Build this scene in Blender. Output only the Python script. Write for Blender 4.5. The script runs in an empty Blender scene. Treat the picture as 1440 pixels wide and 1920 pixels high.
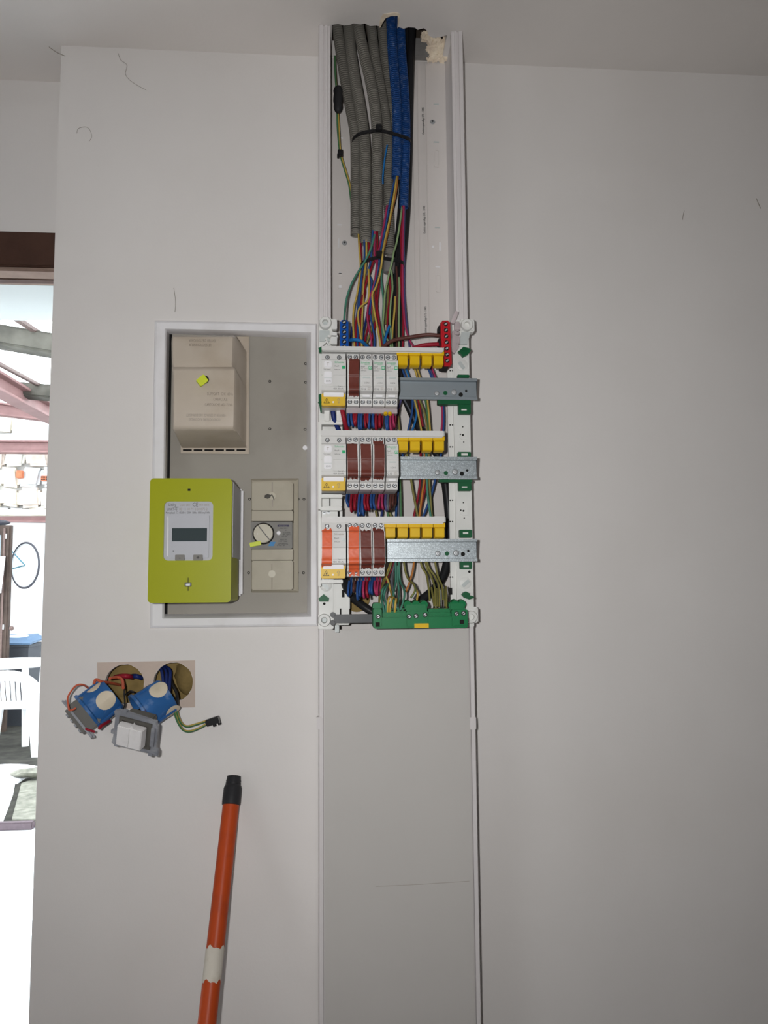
import bpy, bmesh, math, random
from math import radians, sin, cos, pi
from mathutils import Vector, Matrix
from mathutils.geometry import tessellate_polygon
random.seed(7)
SC = bpy.context.scene
COL = SC.collection

# ------------------------------------------------------------------ camera
CAM = Vector((0.0, -1.29, 1.5)); FPX = 1440.0
YAW, PITCH, ROLL = radians(4.3), radians(5.4), radians(0.46)
FW = Vector((sin(YAW)*cos(PITCH), cos(YAW)*cos(PITCH), sin(PITCH)))
_r0 = FW.cross(Vector((0, 0, 1))).normalized(); _u0 = _r0.cross(FW)
RT = _r0*cos(ROLL) - _u0*sin(ROLL); UP = _u0*cos(ROLL) + _r0*sin(ROLL)
cd = bpy.data.cameras.new('camera'); cd.sensor_fit = 'HORIZONTAL'; cd.sensor_width = 36.0
cd.lens = 36.0*FPX/1440.0; cd.clip_start = 0.02; cd.clip_end = 100
cam = bpy.data.objects.new('camera', cd); COL.objects.link(cam)
cam.matrix_world = Matrix(((RT.x, UP.x, -FW.x, CAM.x), (RT.y, UP.y, -FW.y, CAM.y), (RT.z, UP.z, -FW.z, CAM.z), (0, 0, 0, 1)))
SC.camera = cam

# ------------------------------------------------------------------ world, lights, exposure
wd = bpy.data.worlds.new('overcast_sky'); SC.world = wd; wd.use_nodes = True
_bg = wd.node_tree.nodes['Background']; _bg.inputs[0].default_value = (0.90, 0.96, 1.0, 1); _bg.inputs[1].default_value = 6.0
fl = bpy.data.lights.new('phone_flash', 'SPOT'); fl.energy = 30.5; fl.shadow_soft_size = 0.010; fl.color = (1.0, 0.995, 0.985); fl.spot_size = radians(120); fl.spot_blend = 1.0
flo = bpy.data.objects.new('phone_flash', fl); COL.objects.link(flo); flo.matrix_world = cam.matrix_world.copy(); flo.location = CAM + RT*(-0.05) + UP*0.02
wl = bpy.data.lights.new('window_daylight', 'AREA'); wl.shape = 'RECTANGLE'; wl.size = 1.3; wl.size_y = 1.3; wl.energy = 8.0; wl.color = (0.97, 0.985, 1.0)
wlo = bpy.data.objects.new('window_daylight', wl); COL.objects.link(wlo); wlo.location = (-2.55, -2.6, 1.45); wlo.rotation_euler = (radians(90), 0, radians(-90))
SC.view_settings.view_transform = 'Standard'; SC.view_settings.look = 'None'
SC.view_settings.exposure = 0.0; SC.view_settings.gamma = 1.0; SC.view_settings.use_curve_mapping = False

# ------------------------------------------------------------------ helpers
def ray(px, py):
    return (FW*FPX + RT*(px-720.0) - UP*(py-960.0)).normalized()
def W(px, py, y):                      # point of the plane Y = y
    d = ray(px, py); return CAM + d*((y-CAM.y)/d.y)
def Wz(px, py, z):
    d = ray(px, py); return CAM + d*((z-CAM.z)/d.z)
def lin(c):
    c = c/255.0
    return c/12.92 if c <= 0.04045 else ((c+0.055)/1.055)**2.4
K = 0.63; KN = 0.82
def pc(r, g, b, k=K): return tuple(min(0.92, max(0.002, lin(v)/k)) for v in (r, g, b))

MATS = {}
def mat(name, rgb, rough=0.5, metal=0.0, var=0.05, scale=60.0, bump=0.0, bscale=300.0, trans=0.0, alpha=1.0, spec=0.22, dark=None, dscale=6.0, damt=0.0):
    m = bpy.data.materials.new(name); m.use_nodes = True; nt = m.node_tree; n = nt.nodes; l = nt.links
    b = n['Principled BSDF']; b.inputs['Roughness'].default_value = rough; b.inputs['Metallic'].default_value = metal
    b.inputs['Specular IOR Level'].default_value = spec
    tc = n.new('ShaderNodeTexCoord'); nz = n.new('ShaderNodeTexNoise'); nz.inputs['Scale'].default_value = scale; nz.inputs['Detail'].default_value = 3
    l.new(tc.outputs['Object'], nz.inputs['Vector'])
    cr = n.new('ShaderNodeValToRGB'); l.new(nz.outputs['Fac'], cr.inputs['Fac'])
    cr.color_ramp.elements[0].position = 0.3; cr.color_ramp.elements[1].position = 0.7
    cr.color_ramp.elements[0].color = tuple(c*(1-var) for c in rgb)+(1,); cr.color_ramp.elements[1].color = tuple(min(1, c*(1+var)) for c in rgb)+(1,)
    out = cr.outputs['Color']
    if dark is not None:
        n2 = n.new('ShaderNodeTexNoise'); n2.inputs['Scale'].default_value = dscale; n2.inputs['Detail'].default_value = 6
        l.new(tc.outputs['Object'], n2.inputs['Vector'])
        r2 = n.new('ShaderNodeValToRGB'); l.new(n2.outputs['Fac'], r2.inputs['Fac'])
        r2.color_ramp.elements[0].position = 0.52; r2.color_ramp.elements[1].position = 0.72
        r2.color_ramp.elements[0].color = (0, 0, 0, 1); r2.color_ramp.elements[1].color = (damt, damt, damt, 1)
        mx = n.new('ShaderNodeMix'); mx.data_type = 'RGBA'
        l.new(r2.outputs['Color'], mx.inputs['Factor']); l.new(out, mx.inputs[6]); mx.inputs[7].default_value = tuple(dark)+(1,)
        out = mx.outputs[2]
    l.new(out, b.inputs['Base Color'])
    if bump > 0:
        n3 = n.new('ShaderNodeTexNoise'); n3.inputs['Scale'].default_value = bscale; n3.inputs['Detail'].default_value = 4
        l.new(tc.outputs['Object'], n3.inputs['Vector'])
        bp = n.new('ShaderNodeBump'); bp.inputs['Strength'].default_value = bump; bp.inputs['Distance'].default_value = 0.002
        l.new(n3.outputs['Fac'], bp.inputs['Height']); l.new(bp.outputs['Normal'], b.inputs['Normal'])
    if trans: b.inputs['Transmission Weight'].default_value = trans
    if alpha < 1: b.inputs['Alpha'].default_value = alpha
    MATS[name] = m
    return m
def spangle(name, base, amt):
    m = mat(name, base, rough=0.42, metal=0.55, var=0.02, scale=30); nt = m.node_tree; n = nt.nodes; l = nt.links
    b = n['Principled BSDF']; v = n.new('ShaderNodeTexVoronoi'); v.inputs['Scale'].default_value = 1000
    tc = n.new('ShaderNodeTexCoord'); l.new(tc.outputs['Object'], v.inputs['Vector'])
    sp = n.new('ShaderNodeSeparateColor'); l.new(v.outputs['Color'], sp.inputs[0])
    cr = n.new('ShaderNodeValToRGB'); l.new(sp.outputs[0], cr.inputs['Fac'])
    cr.color_ramp.elements[0].position = 0.45; cr.color_ramp.elements[1].position = 1.0
    cr.color_ramp.elements[0].color = tuple(c*(1-amt*0.4) for c in base)+(1,); cr.color_ramp.elements[1].color = tuple(min(1, c*(1+amt)) for c in base)+(1,)
    l.new(cr.outputs['Color'], b.inputs['Base Color'])
    return m

wall_paint = mat('wall_paint', pc(178, 175, 173, .55), 0.75, var=0.025, scale=3.5, bump=0.06, bscale=220, spec=0.2, dark=pc(166, 161, 157, .55), dscale=2.3, damt=0.3)
ceil_paint = mat('ceiling_paint', pc(178, 174, 171, .55), 0.8, var=0.03, scale=4, bump=0.1, bscale=160, spec=0.2)
trim_white = mat('trim_white', pc(190, 189, 191, .6), 0.45, var=0.02, scale=20, dark=pc(150, 144, 138), dscale=14, damt=0.35)
pvc = mat('pvc_white', pc(182, 178, 178), 0.38, var=0.012, scale=12)
pvc_cov = mat('pvc_cover', pc(163, 160, 157), 0.45, var=0.012, scale=8)
pvc_in = mat('pvc_base', pc(180, 175, 172), 0.42, var=0.015, scale=14)
brk = mat('breaker_white', pc(190, 189, 187, .74), 0.4, var=0.01, scale=80)
chas = mat('chassis_grey', pc(186, 186, 183), 0.4, var=0.015, scale=50)
chas_sh = mat('chassis_shade', pc(160, 165, 164), 0.35, var=0.03, scale=50)
clearp = mat('clear_plastic', pc(205, 190, 192), 0.25, var=0.04, scale=70, trans=0.55)
panel_grey = mat('panel_grey', pc(132, 128, 121), 0.55, var=0.025, scale=9, bump=0.05, bscale=500, dark=pc(112, 106, 99), dscale=7, damt=0.5)
beige = mat('bakelite_beige', pc(158, 148, 136), 0.38, var=0.03, scale=16, dark=pc(138, 124, 106), dscale=11, damt=0.6)
beige2 = mat('breaker_beige', pc(146, 140, 126), 0.45, var=0.02, scale=20, dark=pc(120, 112, 98), dscale=30, damt=0.3)
beige3 = mat('knob_beige', pc(160, 155, 140), 0.35, var=0.02, scale=40)
dgrey = mat('breaker_dark_grey', pc(104, 102, 98), 0.45, var=0.03, scale=40)
lime = mat('lime_cover', pc(148, 152, 16, KN), 0.38, var=0.02, scale=10)
lime2 = mat('lime_seal', pc(172, 182, 40), 0.35, var=0.05, scale=90)
meter_grey = mat('meter_grey', pc(152, 153, 158), 0.35, var=0.015, scale=25)
lcd = mat('lcd_glass', pc(52, 60, 62), 0.12, var=0.03, scale=30)
ink = mat('ink_grey', pc(92, 90, 90), 0.6, var=0.05)
ink_soft = mat('ink_embossed', pc(122, 113, 104), 0.6, var=0.05)
ink_pale = mat('ink_pale', pc(136, 128, 120), 0.6, var=0.05)
ink_green = mat('ink_green', pc(40, 140, 92), 0.5, var=0.03)
ink_blue = mat('ink_navy', pc(45, 40, 66), 0.5, var=0.03)
sblue = mat('sticker_blue', pc(20, 100, 150), 0.4, var=0.05)
black = mat('black_plastic', pc(22, 22, 24), 0.45, var=0.1)
hole = mat('hole_dark', pc(24, 23, 22), 0.8, var=0.1)
rubber = mat('black_rubber', pc(34, 34, 36), 0.5, var=0.12, scale=50)
conduit_g = mat('conduit_grey', pc(104, 101, 95), 0.55, var=0.05, scale=40)
conduit_b = mat('conduit_blue', pc(28, 66, 122, KN), 0.45, var=0.08, scale=60, dark=pc(140, 155, 180), dscale=160, damt=0.22)
steel = mat('zinc_steel', pc(150, 152, 154), 0.5, metal=0.5, var=0.05, scale=120)
rail1 = mat('rail_smooth', pc(134, 142, 148, KN), 0.42, metal=0.45, var=0.02, scale=30)
rail2 = spangle('rail_galvanised', pc(146, 153, 157, .75), 0.42)
yellow = mat('cap_yellow', pc(208, 168, 18, KN), 0.38, var=0.02, scale=60)
yellow2 = mat('cover_yellow', pc(206, 170, 52, KN), 0.4, var=0.02, scale=60)
green = mat('earth_green', pc(14, 108, 62, KN), 0.42, var=0.03, scale=60)
dgreen = mat('clip_green', pc(18, 84, 50, KN), 0.45, var=0.04, scale=60)
tblue = mat('terminal_blue', pc(14, 72, 150, KN), 0.38, var=0.03, scale=60)
tred = mat('terminal_red', pc(188, 34, 44, 1.0), 0.38, var=0.03, scale=60)
tape_brown = mat('tape_brown', pc(98, 48, 40, KN), 0.42, var=0.05, scale=90)
tape_orange = mat('tape_orange', pc(204, 92, 56, KN), 0.38, var=0.06, scale=120)
tpost = mat('bar_black', pc(54, 56, 60, 1.0), 0.35, var=0.04, scale=60)
WC = {'R': mat('wire_red', pc(142, 28, 44, .88), 0.4), 'B': mat('wire_blue', pc(40, 76, 134, .88), 0.4), 'P': mat('wire_pink', pc(160, 50, 88, .88), 0.4),
      'V': mat('wire_violet', pc(76, 72, 116, .88), 0.4), 'N': mat('wire_brown', pc(88, 52, 46, .88), 0.4), 'O': mat('wire_orange', pc(184, 116, 52, .88), 0.4),
      'K': mat('wire_black', pc(34, 34, 36, .88), 0.4), 'y': mat('wire_yellow', pc(188, 160, 78, .88), 0.4), 'g': mat('wire_green', pc(72, 116, 78, .88), 0.4),
      't': mat('wire_teal', pc(72, 130, 112, .88), 0.4), 'o': mat('wire_olive', pc(126, 120, 66, .88), 0.4), 'l': mat('wire_light_green', pc(134, 158, 114, .88), 0.4),
      'C': mat('wire_cyan_blue', pc(30, 104, 168, .88), 0.4), 'D': mat('wire_darkblue', pc(30, 46, 104, .88), 0.4), 'W': mat('wire_grey', pc(90, 92, 100, .88), 0.4), 'r': mat('wire_orange_red', pc(190, 92, 66, .88), 0.4)}
bare = mat('bare_plasterboard', pc(166, 152, 142), 0.85, var=0.04, scale=25, bump=0.1, bscale=400)
wool = mat('insulation_wool', pc(118, 100, 62), 0.9, var=0.22, scale=35, bump=0.8, bscale=90)
plaster = mat('broken_plaster', pc(205, 184, 165), 0.9, var=0.15, scale=60, bump=0.8, bscale=150)
plaster_g = mat('cement_grey', pc(110, 108, 106), 0.9, var=0.1, scale=40, bump=0.4, bscale=150)
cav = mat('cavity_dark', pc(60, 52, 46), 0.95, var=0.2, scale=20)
boxblue = mat('flush_box_blue', pc(42, 88, 142, .76), 0.42, var=0.07, scale=40, dark=pc(170, 182, 196), dscale=34, damt=0.45)
cream = mat('membrane_cream', pc(182, 171, 152, .68), 0.5, var=0.02, scale=30)
mech_grey = mat('mechanism_grey', pc(108, 110, 116), 0.4, var=0.05, scale=60, dark=pc(165, 165, 168), dscale=30, damt=0.5)
mech_dark = mat('mechanism_dark', pc(74, 72, 68), 0.45, var=0.06, scale=60)
key_white = mat('switch_key_white', pc(192, 190, 190), 0.4, var=0.02, scale=40, dark=pc(160, 156, 154), dscale=40, damt=0.4)
orange_pole = mat('pole_orange', pc(170, 66, 26, .8), 0.4, var=0.08, scale=14, dark=pc(128, 50, 26), dscale=22, damt=0.7)
sticker_w = mat('sticker_white', pc(176, 170, 160), 0.7, var=0.06, scale=40, dark=pc(140, 128, 112), dscale=40, damt=0.5)
web_m = mat('cobweb_grey', pc(120, 113, 104), 0.9, var=0.1)
wood_dark = mat('wood_dark', pc(62, 42, 34), 0.6, var=0.25, scale=12, bump=0.3, bscale=60)
wood_light = mat('wood_grey_brown', pc(116, 98, 88), 0.7, var=0.15, scale=30, bump=0.3, bscale=60)  # lighter grey-brown wood for the frame beads and pole tip core
# outdoors (own reflectance except the shade-darkened earth, lit by the sky)
o_white = mat('plastic_white', (0.82, 0.83, 0.84), 0.45, var=0.02, scale=8)
o_render = mat('wall_render', (0.78, 0.8, 0.82), 0.85, var=0.05, scale=3, bump=0.3, bscale=40)
o_lintel = mat('lintel_render', (0.60, 0.63, 0.62), 0.8, var=0.04, scale=6)
o_stone = [mat('stone_%s' % n, c, 0.9, var=0.22, scale=9, bump=0.8, bscale=25) for n, c in (('pale', (0.66, 0.65, 0.60)), ('buff', (0.62, 0.57, 0.48)), ('grey', (0.52, 0.53, 0.54)), ('rose', (0.62, 0.54, 0.48)))]
o_mortar = mat('mortar', (0.44, 0.43, 0.41), 0.95, var=0.35, scale=6, bump=0.8, bscale=30)
o_brick = mat('brick_red', (0.50, 0.17, 0.09), 0.85, var=0.15, scale=30, bump=0.3, bscale=80)
o_steel = mat('red_oxide_steel', (0.25, 0.145, 0.14), 0.55, var=0.12, scale=8)
o_beam = mat('weathered_beam', (0.095, 0.09, 0.076), 0.85, var=0.4, scale=7, bump=0.5, bscale=30)
o_thin = mat('rod_brown', (0.13, 0.09, 0.08), 0.6, var=0.1)
o_sheet = mat('roof_sheet', (0.85, 0.86, 0.88), 0.6, var=0.03, scale=4, trans=0.85)
o_slab = mat('porch_concrete', (0.72, 0.74, 0.76), 0.85, var=0.06, scale=5, bump=0.3, bscale=30)
o_dirt = mat('yard_dirt_shaded', (0.034, 0.033, 0.027), 0.95, var=0.45, scale=9, bump=0.9, bscale=25)  # albedo lowered so the earth colour carries the shade under the chair
o_plate = mat('ground_plate', (0.17, 0.17, 0.14), 0.9, var=0.35, scale=18, bump=0.6, bscale=40)
o_strip = mat('edge_strip', (0.10, 0.075, 0.085), 0.6, var=0.1)
o_binlid = mat('bin_lid_blue', (0.10, 0.17, 0.27), 0.45, var=0.05)
o_bin = mat('bin_grey', (0.06, 0.065, 0.075), 0.5, var=0.05)
o_bike = mat('bike_turquoise', (0.05, 0.19, 0.25), 0.35, var=0.05)
o_tyre = mat('tyre', (0.05, 0.05, 0.06), 0.7, var=0.1)
o_door = mat('old_door_wood', (0.055, 0.038, 0.03), 0.65, var=0.3, scale=10)
o_glass = mat('old_glass', (0.25, 0.3, 0.33), 0.1, var=0.05)
o_paper = mat('white_sheet', (0.86, 0.87, 0.88), 0.7, var=0.03, scale=6)
floor_m = mat('floor_tiles', (0.32, 0.29, 0.26), 0.5, var=0.05, scale=5)

def wloc(o):
    v = Vector((0, 0, 0))
    while o is not None: v += o.location; o = o.parent
    return v
class MB:
    def __init__(s): s.bm = bmesh.new(); s.mi = 0
    def _done(s, before):
        s.bm.faces.ensure_lookup_table()
        for f in s.bm.faces[before:]: f.material_index = s.mi
    def raw(s, vs, fs):
        n = len(s.bm.faces); b = [s.bm.verts.new(v) for v in vs]
        for f in fs:
            try: s.bm.faces.new([b[i] for i in f])
            except ValueError: pass
        s._done(n); return s
    def box(s, x0, x1, y0, y1, z0, z1, bev=0.0, seg=2):
        t = bmesh.new(); bmesh.ops.create_cube(t, size=1.0)
        cx, cy, cz = (x0+x1)/2, (y0+y1)/2, (z0+z1)/2
        for v in t.verts: v.co = Vector((cx+v.co.x*abs(x1-x0), cy+v.co.y*abs(y1-y0), cz+v.co.z*abs(z1-z0)))
        if bev > 0: bmesh.ops.bevel(t, geom=t.edges[:], offset=bev, segments=seg, affect='EDGES', clamp_overlap=True)
        s.add(t); return s
    def add(s, t, M=None):
        if M is not None: bmesh.ops.transform(t, matrix=M, verts=t.verts)
        t.verts.ensure_lookup_table(); t.verts.index_update()
        s.raw([v.co.copy() for v in t.verts], [[v.index for v in f.verts] for f in t.faces]); t.free(); return s
    def obox(s, c, ax, ay, az, bev=0.0):    # oriented box: centre and three half-axis vectors
        t = bmesh.new(); bmesh.ops.create_cube(t, size=2.0)
        if bev > 0:
            for v in t.verts: v.co = Vector((v.co.x*ax.length, v.co.y*ay.length, v.co.z*az.length))
            bmesh.ops.bevel(t, geom=t.edges[:], offset=bev, segments=2, affect='EDGES', clamp_overlap=True)
            a, b, d = ax.normalized(), ay.normalized(), az.normalized()
        else: a, b, d = ax, ay, az
        for v in t.verts: v.co = c + a*v.co.x + b*v.co.y + d*v.co.z
        bmesh.ops.recalc_face_normals(t, faces=t.faces[:]); s.add(t); return s
    def rings(s, rings, cap0=True, cap1=True, closed=True):
        vs = [v for r in rings for v in r]; n = len(rings[0]); fs = []
        for i in range(len(rings)-1):
            for k in range(n if closed else n-1):
                k2 = (k+1) % n; fs.append((i*n+k, i*n+k2, (i+1)*n+k2, (i+1)*n+k))
        if cap0: fs.append(tuple(range(n-1, -1, -1)))
        if cap1: fs.append(tuple((len(rings)-1)*n+k for k in range(n)))
        return s.raw(vs, fs)
    def tube(s, pts, r, n=8, radii=None, cap=True, stripe=False):
        pts = [Vector(p) for p in pts]; R = []; t0 = (pts[1]-pts[0]).normalized()
        ref = Vector((0, -1, 0)) if abs(t0.y) < 0.9 else Vector((1, 0, 0))
        u = (ref - t0*ref.dot(t0)).normalized()
        for i, p in enumerate(pts):
            t = (pts[min(i+1, len(pts)-1)] - pts[max(i-1, 0)]).normalized()
            u = (u - t*u.dot(t)).normalized(); w = t.cross(u); rr = radii[i] if radii else r
            R.append([p + (u*cos(2*pi*k/n) + w*sin(2*pi*k/n))*rr for k in range(n)])
        nf = len(s.bm.faces); s.rings(R, cap, cap)
        if stripe:
            s.bm.faces.ensure_lookup_table()
            for j in range((len(pts)-1)*n):
                k = (j % n + 1) % n
                s.bm.faces[nf+j].material_index = 0 if k < n//2 else 1
        return s
    def cyl(s, p0, p1, r, r2=None, n=20, cap=True):
        return s.tube([p0, p1], r, n, [r, r if r2 is None else r2], cap)
    def prism(s, poly, to3, d):             # closed 2-D polygon, extruded by vector d
        a = [to3(*p) for p in poly]; n = len(a)
        return s.raw(a+[v+d for v in a], [tuple(range(n))]+[tuple(range(2*n-1, n-1, -1))]+[(i, (i+1) % n+0, (i+1) % n+n, i+n) for i in range(n)])
    def slab(s, outer, holes, to3, d):      # polygon with holes, extruded by d
        loops = [outer]+holes; flat = [p for L in loops for p in L]
        tris = tessellate_polygon([[Vector((p[0], p[1], 0)) for p in L] for L in loops])
        a = [to3(*p) for p in flat]; n = len(a); fs = [tuple(t) for t in tris]+[tuple(i+n for i in reversed(t)) for t in tris]; o = 0
        for L in loops:
            m = len(L)
            for i in range(m): fs.append((o+i, o+(i+1) % m, o+(i+1) % m+n, o+i+n))
            o += m
        return s.raw(a+[v+d for v in a], fs)
    def lathe(s, prof, c, axis, n=28):
        axis = axis.normalized(); ref = Vector((0, 0, 1)) if abs(axis.z) < 0.9 else Vector((1, 0, 0))
        u = (ref-axis*ref.dot(axis)).normalized(); w = axis.cross(u)
        return s.rings([[c+axis*h+(u*cos(2*pi*k/n)+w*sin(2*pi*k/n))*r for k in range(n)] for r, h in prof])
    def lump(s, c, r, sub=2, amp=0.25, sc=(1, 1, 1), seed=0):
        t = bmesh.new(); bmesh.ops.create_icosphere(t, subdivisions=sub, radius=1.0); rnd = random.Random(seed)
        for v in t.verts:
            k = 1+rnd.uniform(-amp, amp); v.co = Vector(c)+Vector((v.co.x*sc[0], v.co.y*sc[1], v.co.z*sc[2]))*r*k
        s.add(t); return s
    def build(s, name, m, parent=None, ang=35, local=False, fix=True):
        if fix: bmesh.ops.recalc_face_normals(s.bm, faces=s.bm.faces[:])
        me = bpy.data.meshes.new(name)
        if parent is not None and not local: bmesh.ops.translate(s.bm, verts=s.bm.verts, vec=-wloc(parent))
        s.bm.to_mesh(me); s.bm.free()
        for x in (m if isinstance(m, (list, tuple)) else [m]): me.materials.append(x)
        me.shade_smooth(); me.set_sharp_from_angle(angle=radians(ang))
        o = bpy.data.objects.new(name, me); COL.objects.link(o)
        if parent is not None: o.parent = parent
        return o
def tag(o, label=None, cat=None, group=None, kind=None):
    if label: o['label'] = label
    if cat: o['category'] = cat
    if group: o['group'] = group
    if kind: o['kind'] = kind
    return o
def empty(name, loc, label=None, cat=None, group=None):
    o = bpy.data.objects.new(name, None); COL.objects.link(o); o.location = loc; o.empty_display_size = 0.02
    return tag(o, label, cat, group)
def recenter(o):                       # put a mesh thing's origin at its base centre
    me = o.data; xs = [v.co for v in me.vertices]
    c = Vector(((min(v.x for v in xs)+max(v.x for v in xs))/2, (min(v.y for v in xs)+max(v.y for v in xs))/2, min(v.z for v in xs)))
    me.transform(Matrix.Translation(-c)); o.location = c
    return o
def copy_tree(o, parent=None):
    c = o.copy(); COL.objects.link(c); c.parent = parent
    for ch in list(o.children): copy_tree(ch, c)
    return c
def dupm(src, parent, off=(0, 0, 0)):  # another instance of a part sharing its mesh
    c = src.copy(); COL.objects.link(c); c.parent = parent; c.location = Vector(src.location)+Vector(off); return c
def boxpx(mb, px0, py0, px1, py1, yf, yb, bev=0.0):
    mx, my = (px0+px1)/2, (py0+py1)/2
    x0, x1 = W(px0, my, yf).x, W(px1, my, yf).x; z1, z0 = W(mx, py0, yf).z, W(mx, py1, yf).z
    return mb.box(x0, x1, yf, yb, z0, z1, bev)
def spline(P, k=6):
    P = [Vector(p) for p in P]; out = []
    for i in range(len(P)-1):
        a, b, c, d = P[max(i-1, 0)], P[i], P[i+1], P[min(i+2, len(P)-1)]
        for j in range(k):
            t = j/k; out.append(0.5*((2*b)+(c-a)*t+(2*a-5*b+4*c-d)*t*t+(3*b-a-3*c+d)*t**3))
    out.append(P[-1]); return out
def pxs(L, y=None):                    # [(px, py[, y])...] -> world points
    return [W(p[0], p[1], p[2] if len(p) > 2 else y) for p in L]
XZ = lambda y: (lambda a, b: Vector((a, y, b)))
def text(s, size, loc, m, parent, name='lettering', rot=(radians(90), 0, 0), ext=0.00012, align='LEFT', sx=1.0, local=False):
    cu = bpy.data.curves.new(name, 'FONT'); cu.body = s; cu.size = size; cu.extrude = ext; cu.align_x = align; cu.resolution_u = 2
    t = bpy.data.objects.new('tmp_text', cu); COL.objects.link(t); bpy.context.view_layer.update()
    me = bpy.data.meshes.new_from_object(t); bpy.data.objects.remove(t); bpy.data.curves.remove(cu)
    me.name = name
    M = Matrix.Translation(Vector(loc) - (wloc(parent) if (parent is not None and not local) else Vector((0, 0, 0)))) @ Matrix.Rotation(rot[2], 4, 'Z') @ Matrix.Rotation(rot[1], 4, 'Y') @ Matrix.Rotation(rot[0], 4, 'X') @ Matrix.Diagonal((sx, 1, 1, 1))
    me.transform(M); me.materials.clear(); me.materials.append(m)
    o = bpy.data.objects.new(name, me); COL.objects.link(o); o.parent = parent
    return o

# ------------------------------------------------------------------ key levels
ZC = W(590, 106, 0).z                                  # ceiling
XE = W(103, 450, 0).x                                  # free left edge of the boxed-out wall
YG = -0.080                                            # front of the trunking
def S(o): o['kind'] = 'structure'; return o
def circ(c, r, n=36, jit=0.0, seed=1):
    rnd = random.Random(seed); return [(c[0]+r*(1+rnd.uniform(-jit, jit))*cos(2*pi*k/n), c[1]+r*(1+rnd.uniform(-jit, jit))*sin(2*pi*k/n)) for k in range(n)]

# ------------------------------------------------------------------ the wall with the niche and the two round holes
nl, nr, nt_, nb = W(300, 890, 0).x, W(588, 890, 0).x, W(440, 612, 0).z, W(440, 1168, 0).z
h1 = W(233, 1283, 0); h2 = W(325, 1279, 0); HR = 0.0315
m = MB(); m.slab([(XE, 0), (3.4, 0), (3.4, ZC), (XE, ZC)], [[(nl, nb), (nl, nt_), (nr, nt_), (nr, nb)], circ((h1.x, h1.z), HR, jit=0.015), circ((h2.x, h2.z), HR, jit=0.015, seed=4)], XZ(0), Vector((0, 0.013, 0)))
wall_front = S(m.build('wall_front', wall_paint)); tag(wall_front, 'off-white painted boxed-out wall behind the switchboard', 'wall')
m = MB(); m.box(XE, XE+0.013, 0.0131, 0.10, 0, ZC); S(tag(m.build('wall_return', wall_paint), 'narrow end of the boxed-out wall by the doorway', 'wall'))
p4 = [W(182, 1242, 0), W(366, 1238, 0), W(366, 1326, 0), W(184, 1330, 0)]
m = MB(); m.slab([(v.x, v.z) for v in (p4[0], p4[1], p4[2], p4[3])], [circ((h1.x, h1.z), HR*1.01, jit=0.012, seed=2), circ((h2.x, h2.z), HR*1.01, jit=0.012, seed=3)], XZ(-0.0006), Vector((0, 0.0005, 0)))
tag(m.build('bare_patch', bare, wall_front), 'bare brown plasterboard rectangle around the two holes')
m = MB(); m.box(h1.x-0.06, h2.x+0.06, 0.055, 0.085, h1.z-0.07, h1.z+0.07, 0.01); m.lump((h2.x+0.018, 0.06, h2.z+0.004), 0.03, 3, 0.06, (0.9, 0.9, 1.1)); m.lump((h1.x-0.01, 0.07, h1.z-0.01), 0.03, 3, 0.06, (1.3, 0.7, 1)); 
tag(recenter(m.build('insulation_wool', wool)), 'yellow brown insulation wool seen inside the round wall holes', 'insulation')
# main wall with the doorway, lintel
XJ = -0.482; XL = -1.36
pz = W(50, 447, 0.10).z
DZ = W(50, 533, 0.20).z
m = MB(); m.slab([(-2.6, 0), (XL, 0), (XL, pz), (XJ, pz), (XJ, 0), (3.4, 0), (3.4, ZC), (-2.6, ZC)], [], XZ(0.10), Vector((0, 0.05, 0)))
S(tag(m.build('wall_doorway', wall_paint), 'off-white wall above the open doorway', 'wall'))
m = MB(); m.slab([(-3.5, -0.1), (XL, -0.1), (XL, DZ), (XJ, DZ), (XJ, -0.1), (3.6, -0.1), (3.6, ZC+0.3), (-3.5, ZC+0.3)], [], XZ(0.205), Vector((0, 0.205, 0)))
S(tag(m.build('wall_outside', o_lintel), 'pale rendered outer lintel of the doorway', 'wall'))
m = MB(); m.box(XJ, 3.4, 0.15, 0.205, -0.1, ZC+0.3); m.box(-2.6, XL, 0.15, 0.205, -0.1, ZC+0.3); m.box(XL-0.01, XJ+0.01, 0.15, 0.205, pz, ZC+0.3); S(m.build('wall_core', wall_paint))
# door frame
dr = empty('door_1', (-0.92, 0.15, 0)); S(dr); tag(dr, 'dark brown wooden door frame in the open doorway', 'door frame')
za = W(50, 500, 0.095).z; zb = W(50, 513, 0.12).z
m = MB(); m.box(XL, XJ, 0.093, 0.150, za, pz+0.01, 0.003); m.build('frame_head', wood_dark, dr)
m = MB(); m.box(XL, XJ, 0.097, 0.135, za-0.007, za+0.001, 0.002); m.build('frame_bead', wood_light, dr)
m = MB(); m.box(XL, XJ, 0.150, 0.170, za-0.002, pz, 0.001); m.build('frame_rebate', wood_dark, dr)
m = MB(); m.box(XL, XJ, 0.170, 0.2045, DZ, pz, 0.002); m.build('frame_lip', wood_dark, dr)
m = MB(); m.box(XL, XJ, 0.168, 0.2046, DZ-.0002, DZ+.0065, 0.0015); m.build('frame_lip_bead', wood_light, dr)
m = MB(); m.box(XL, XL+0.045, 0.095, 0.204, 0, za, 0.002); m.build('frame_jamb', wood_dark, dr)
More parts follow.
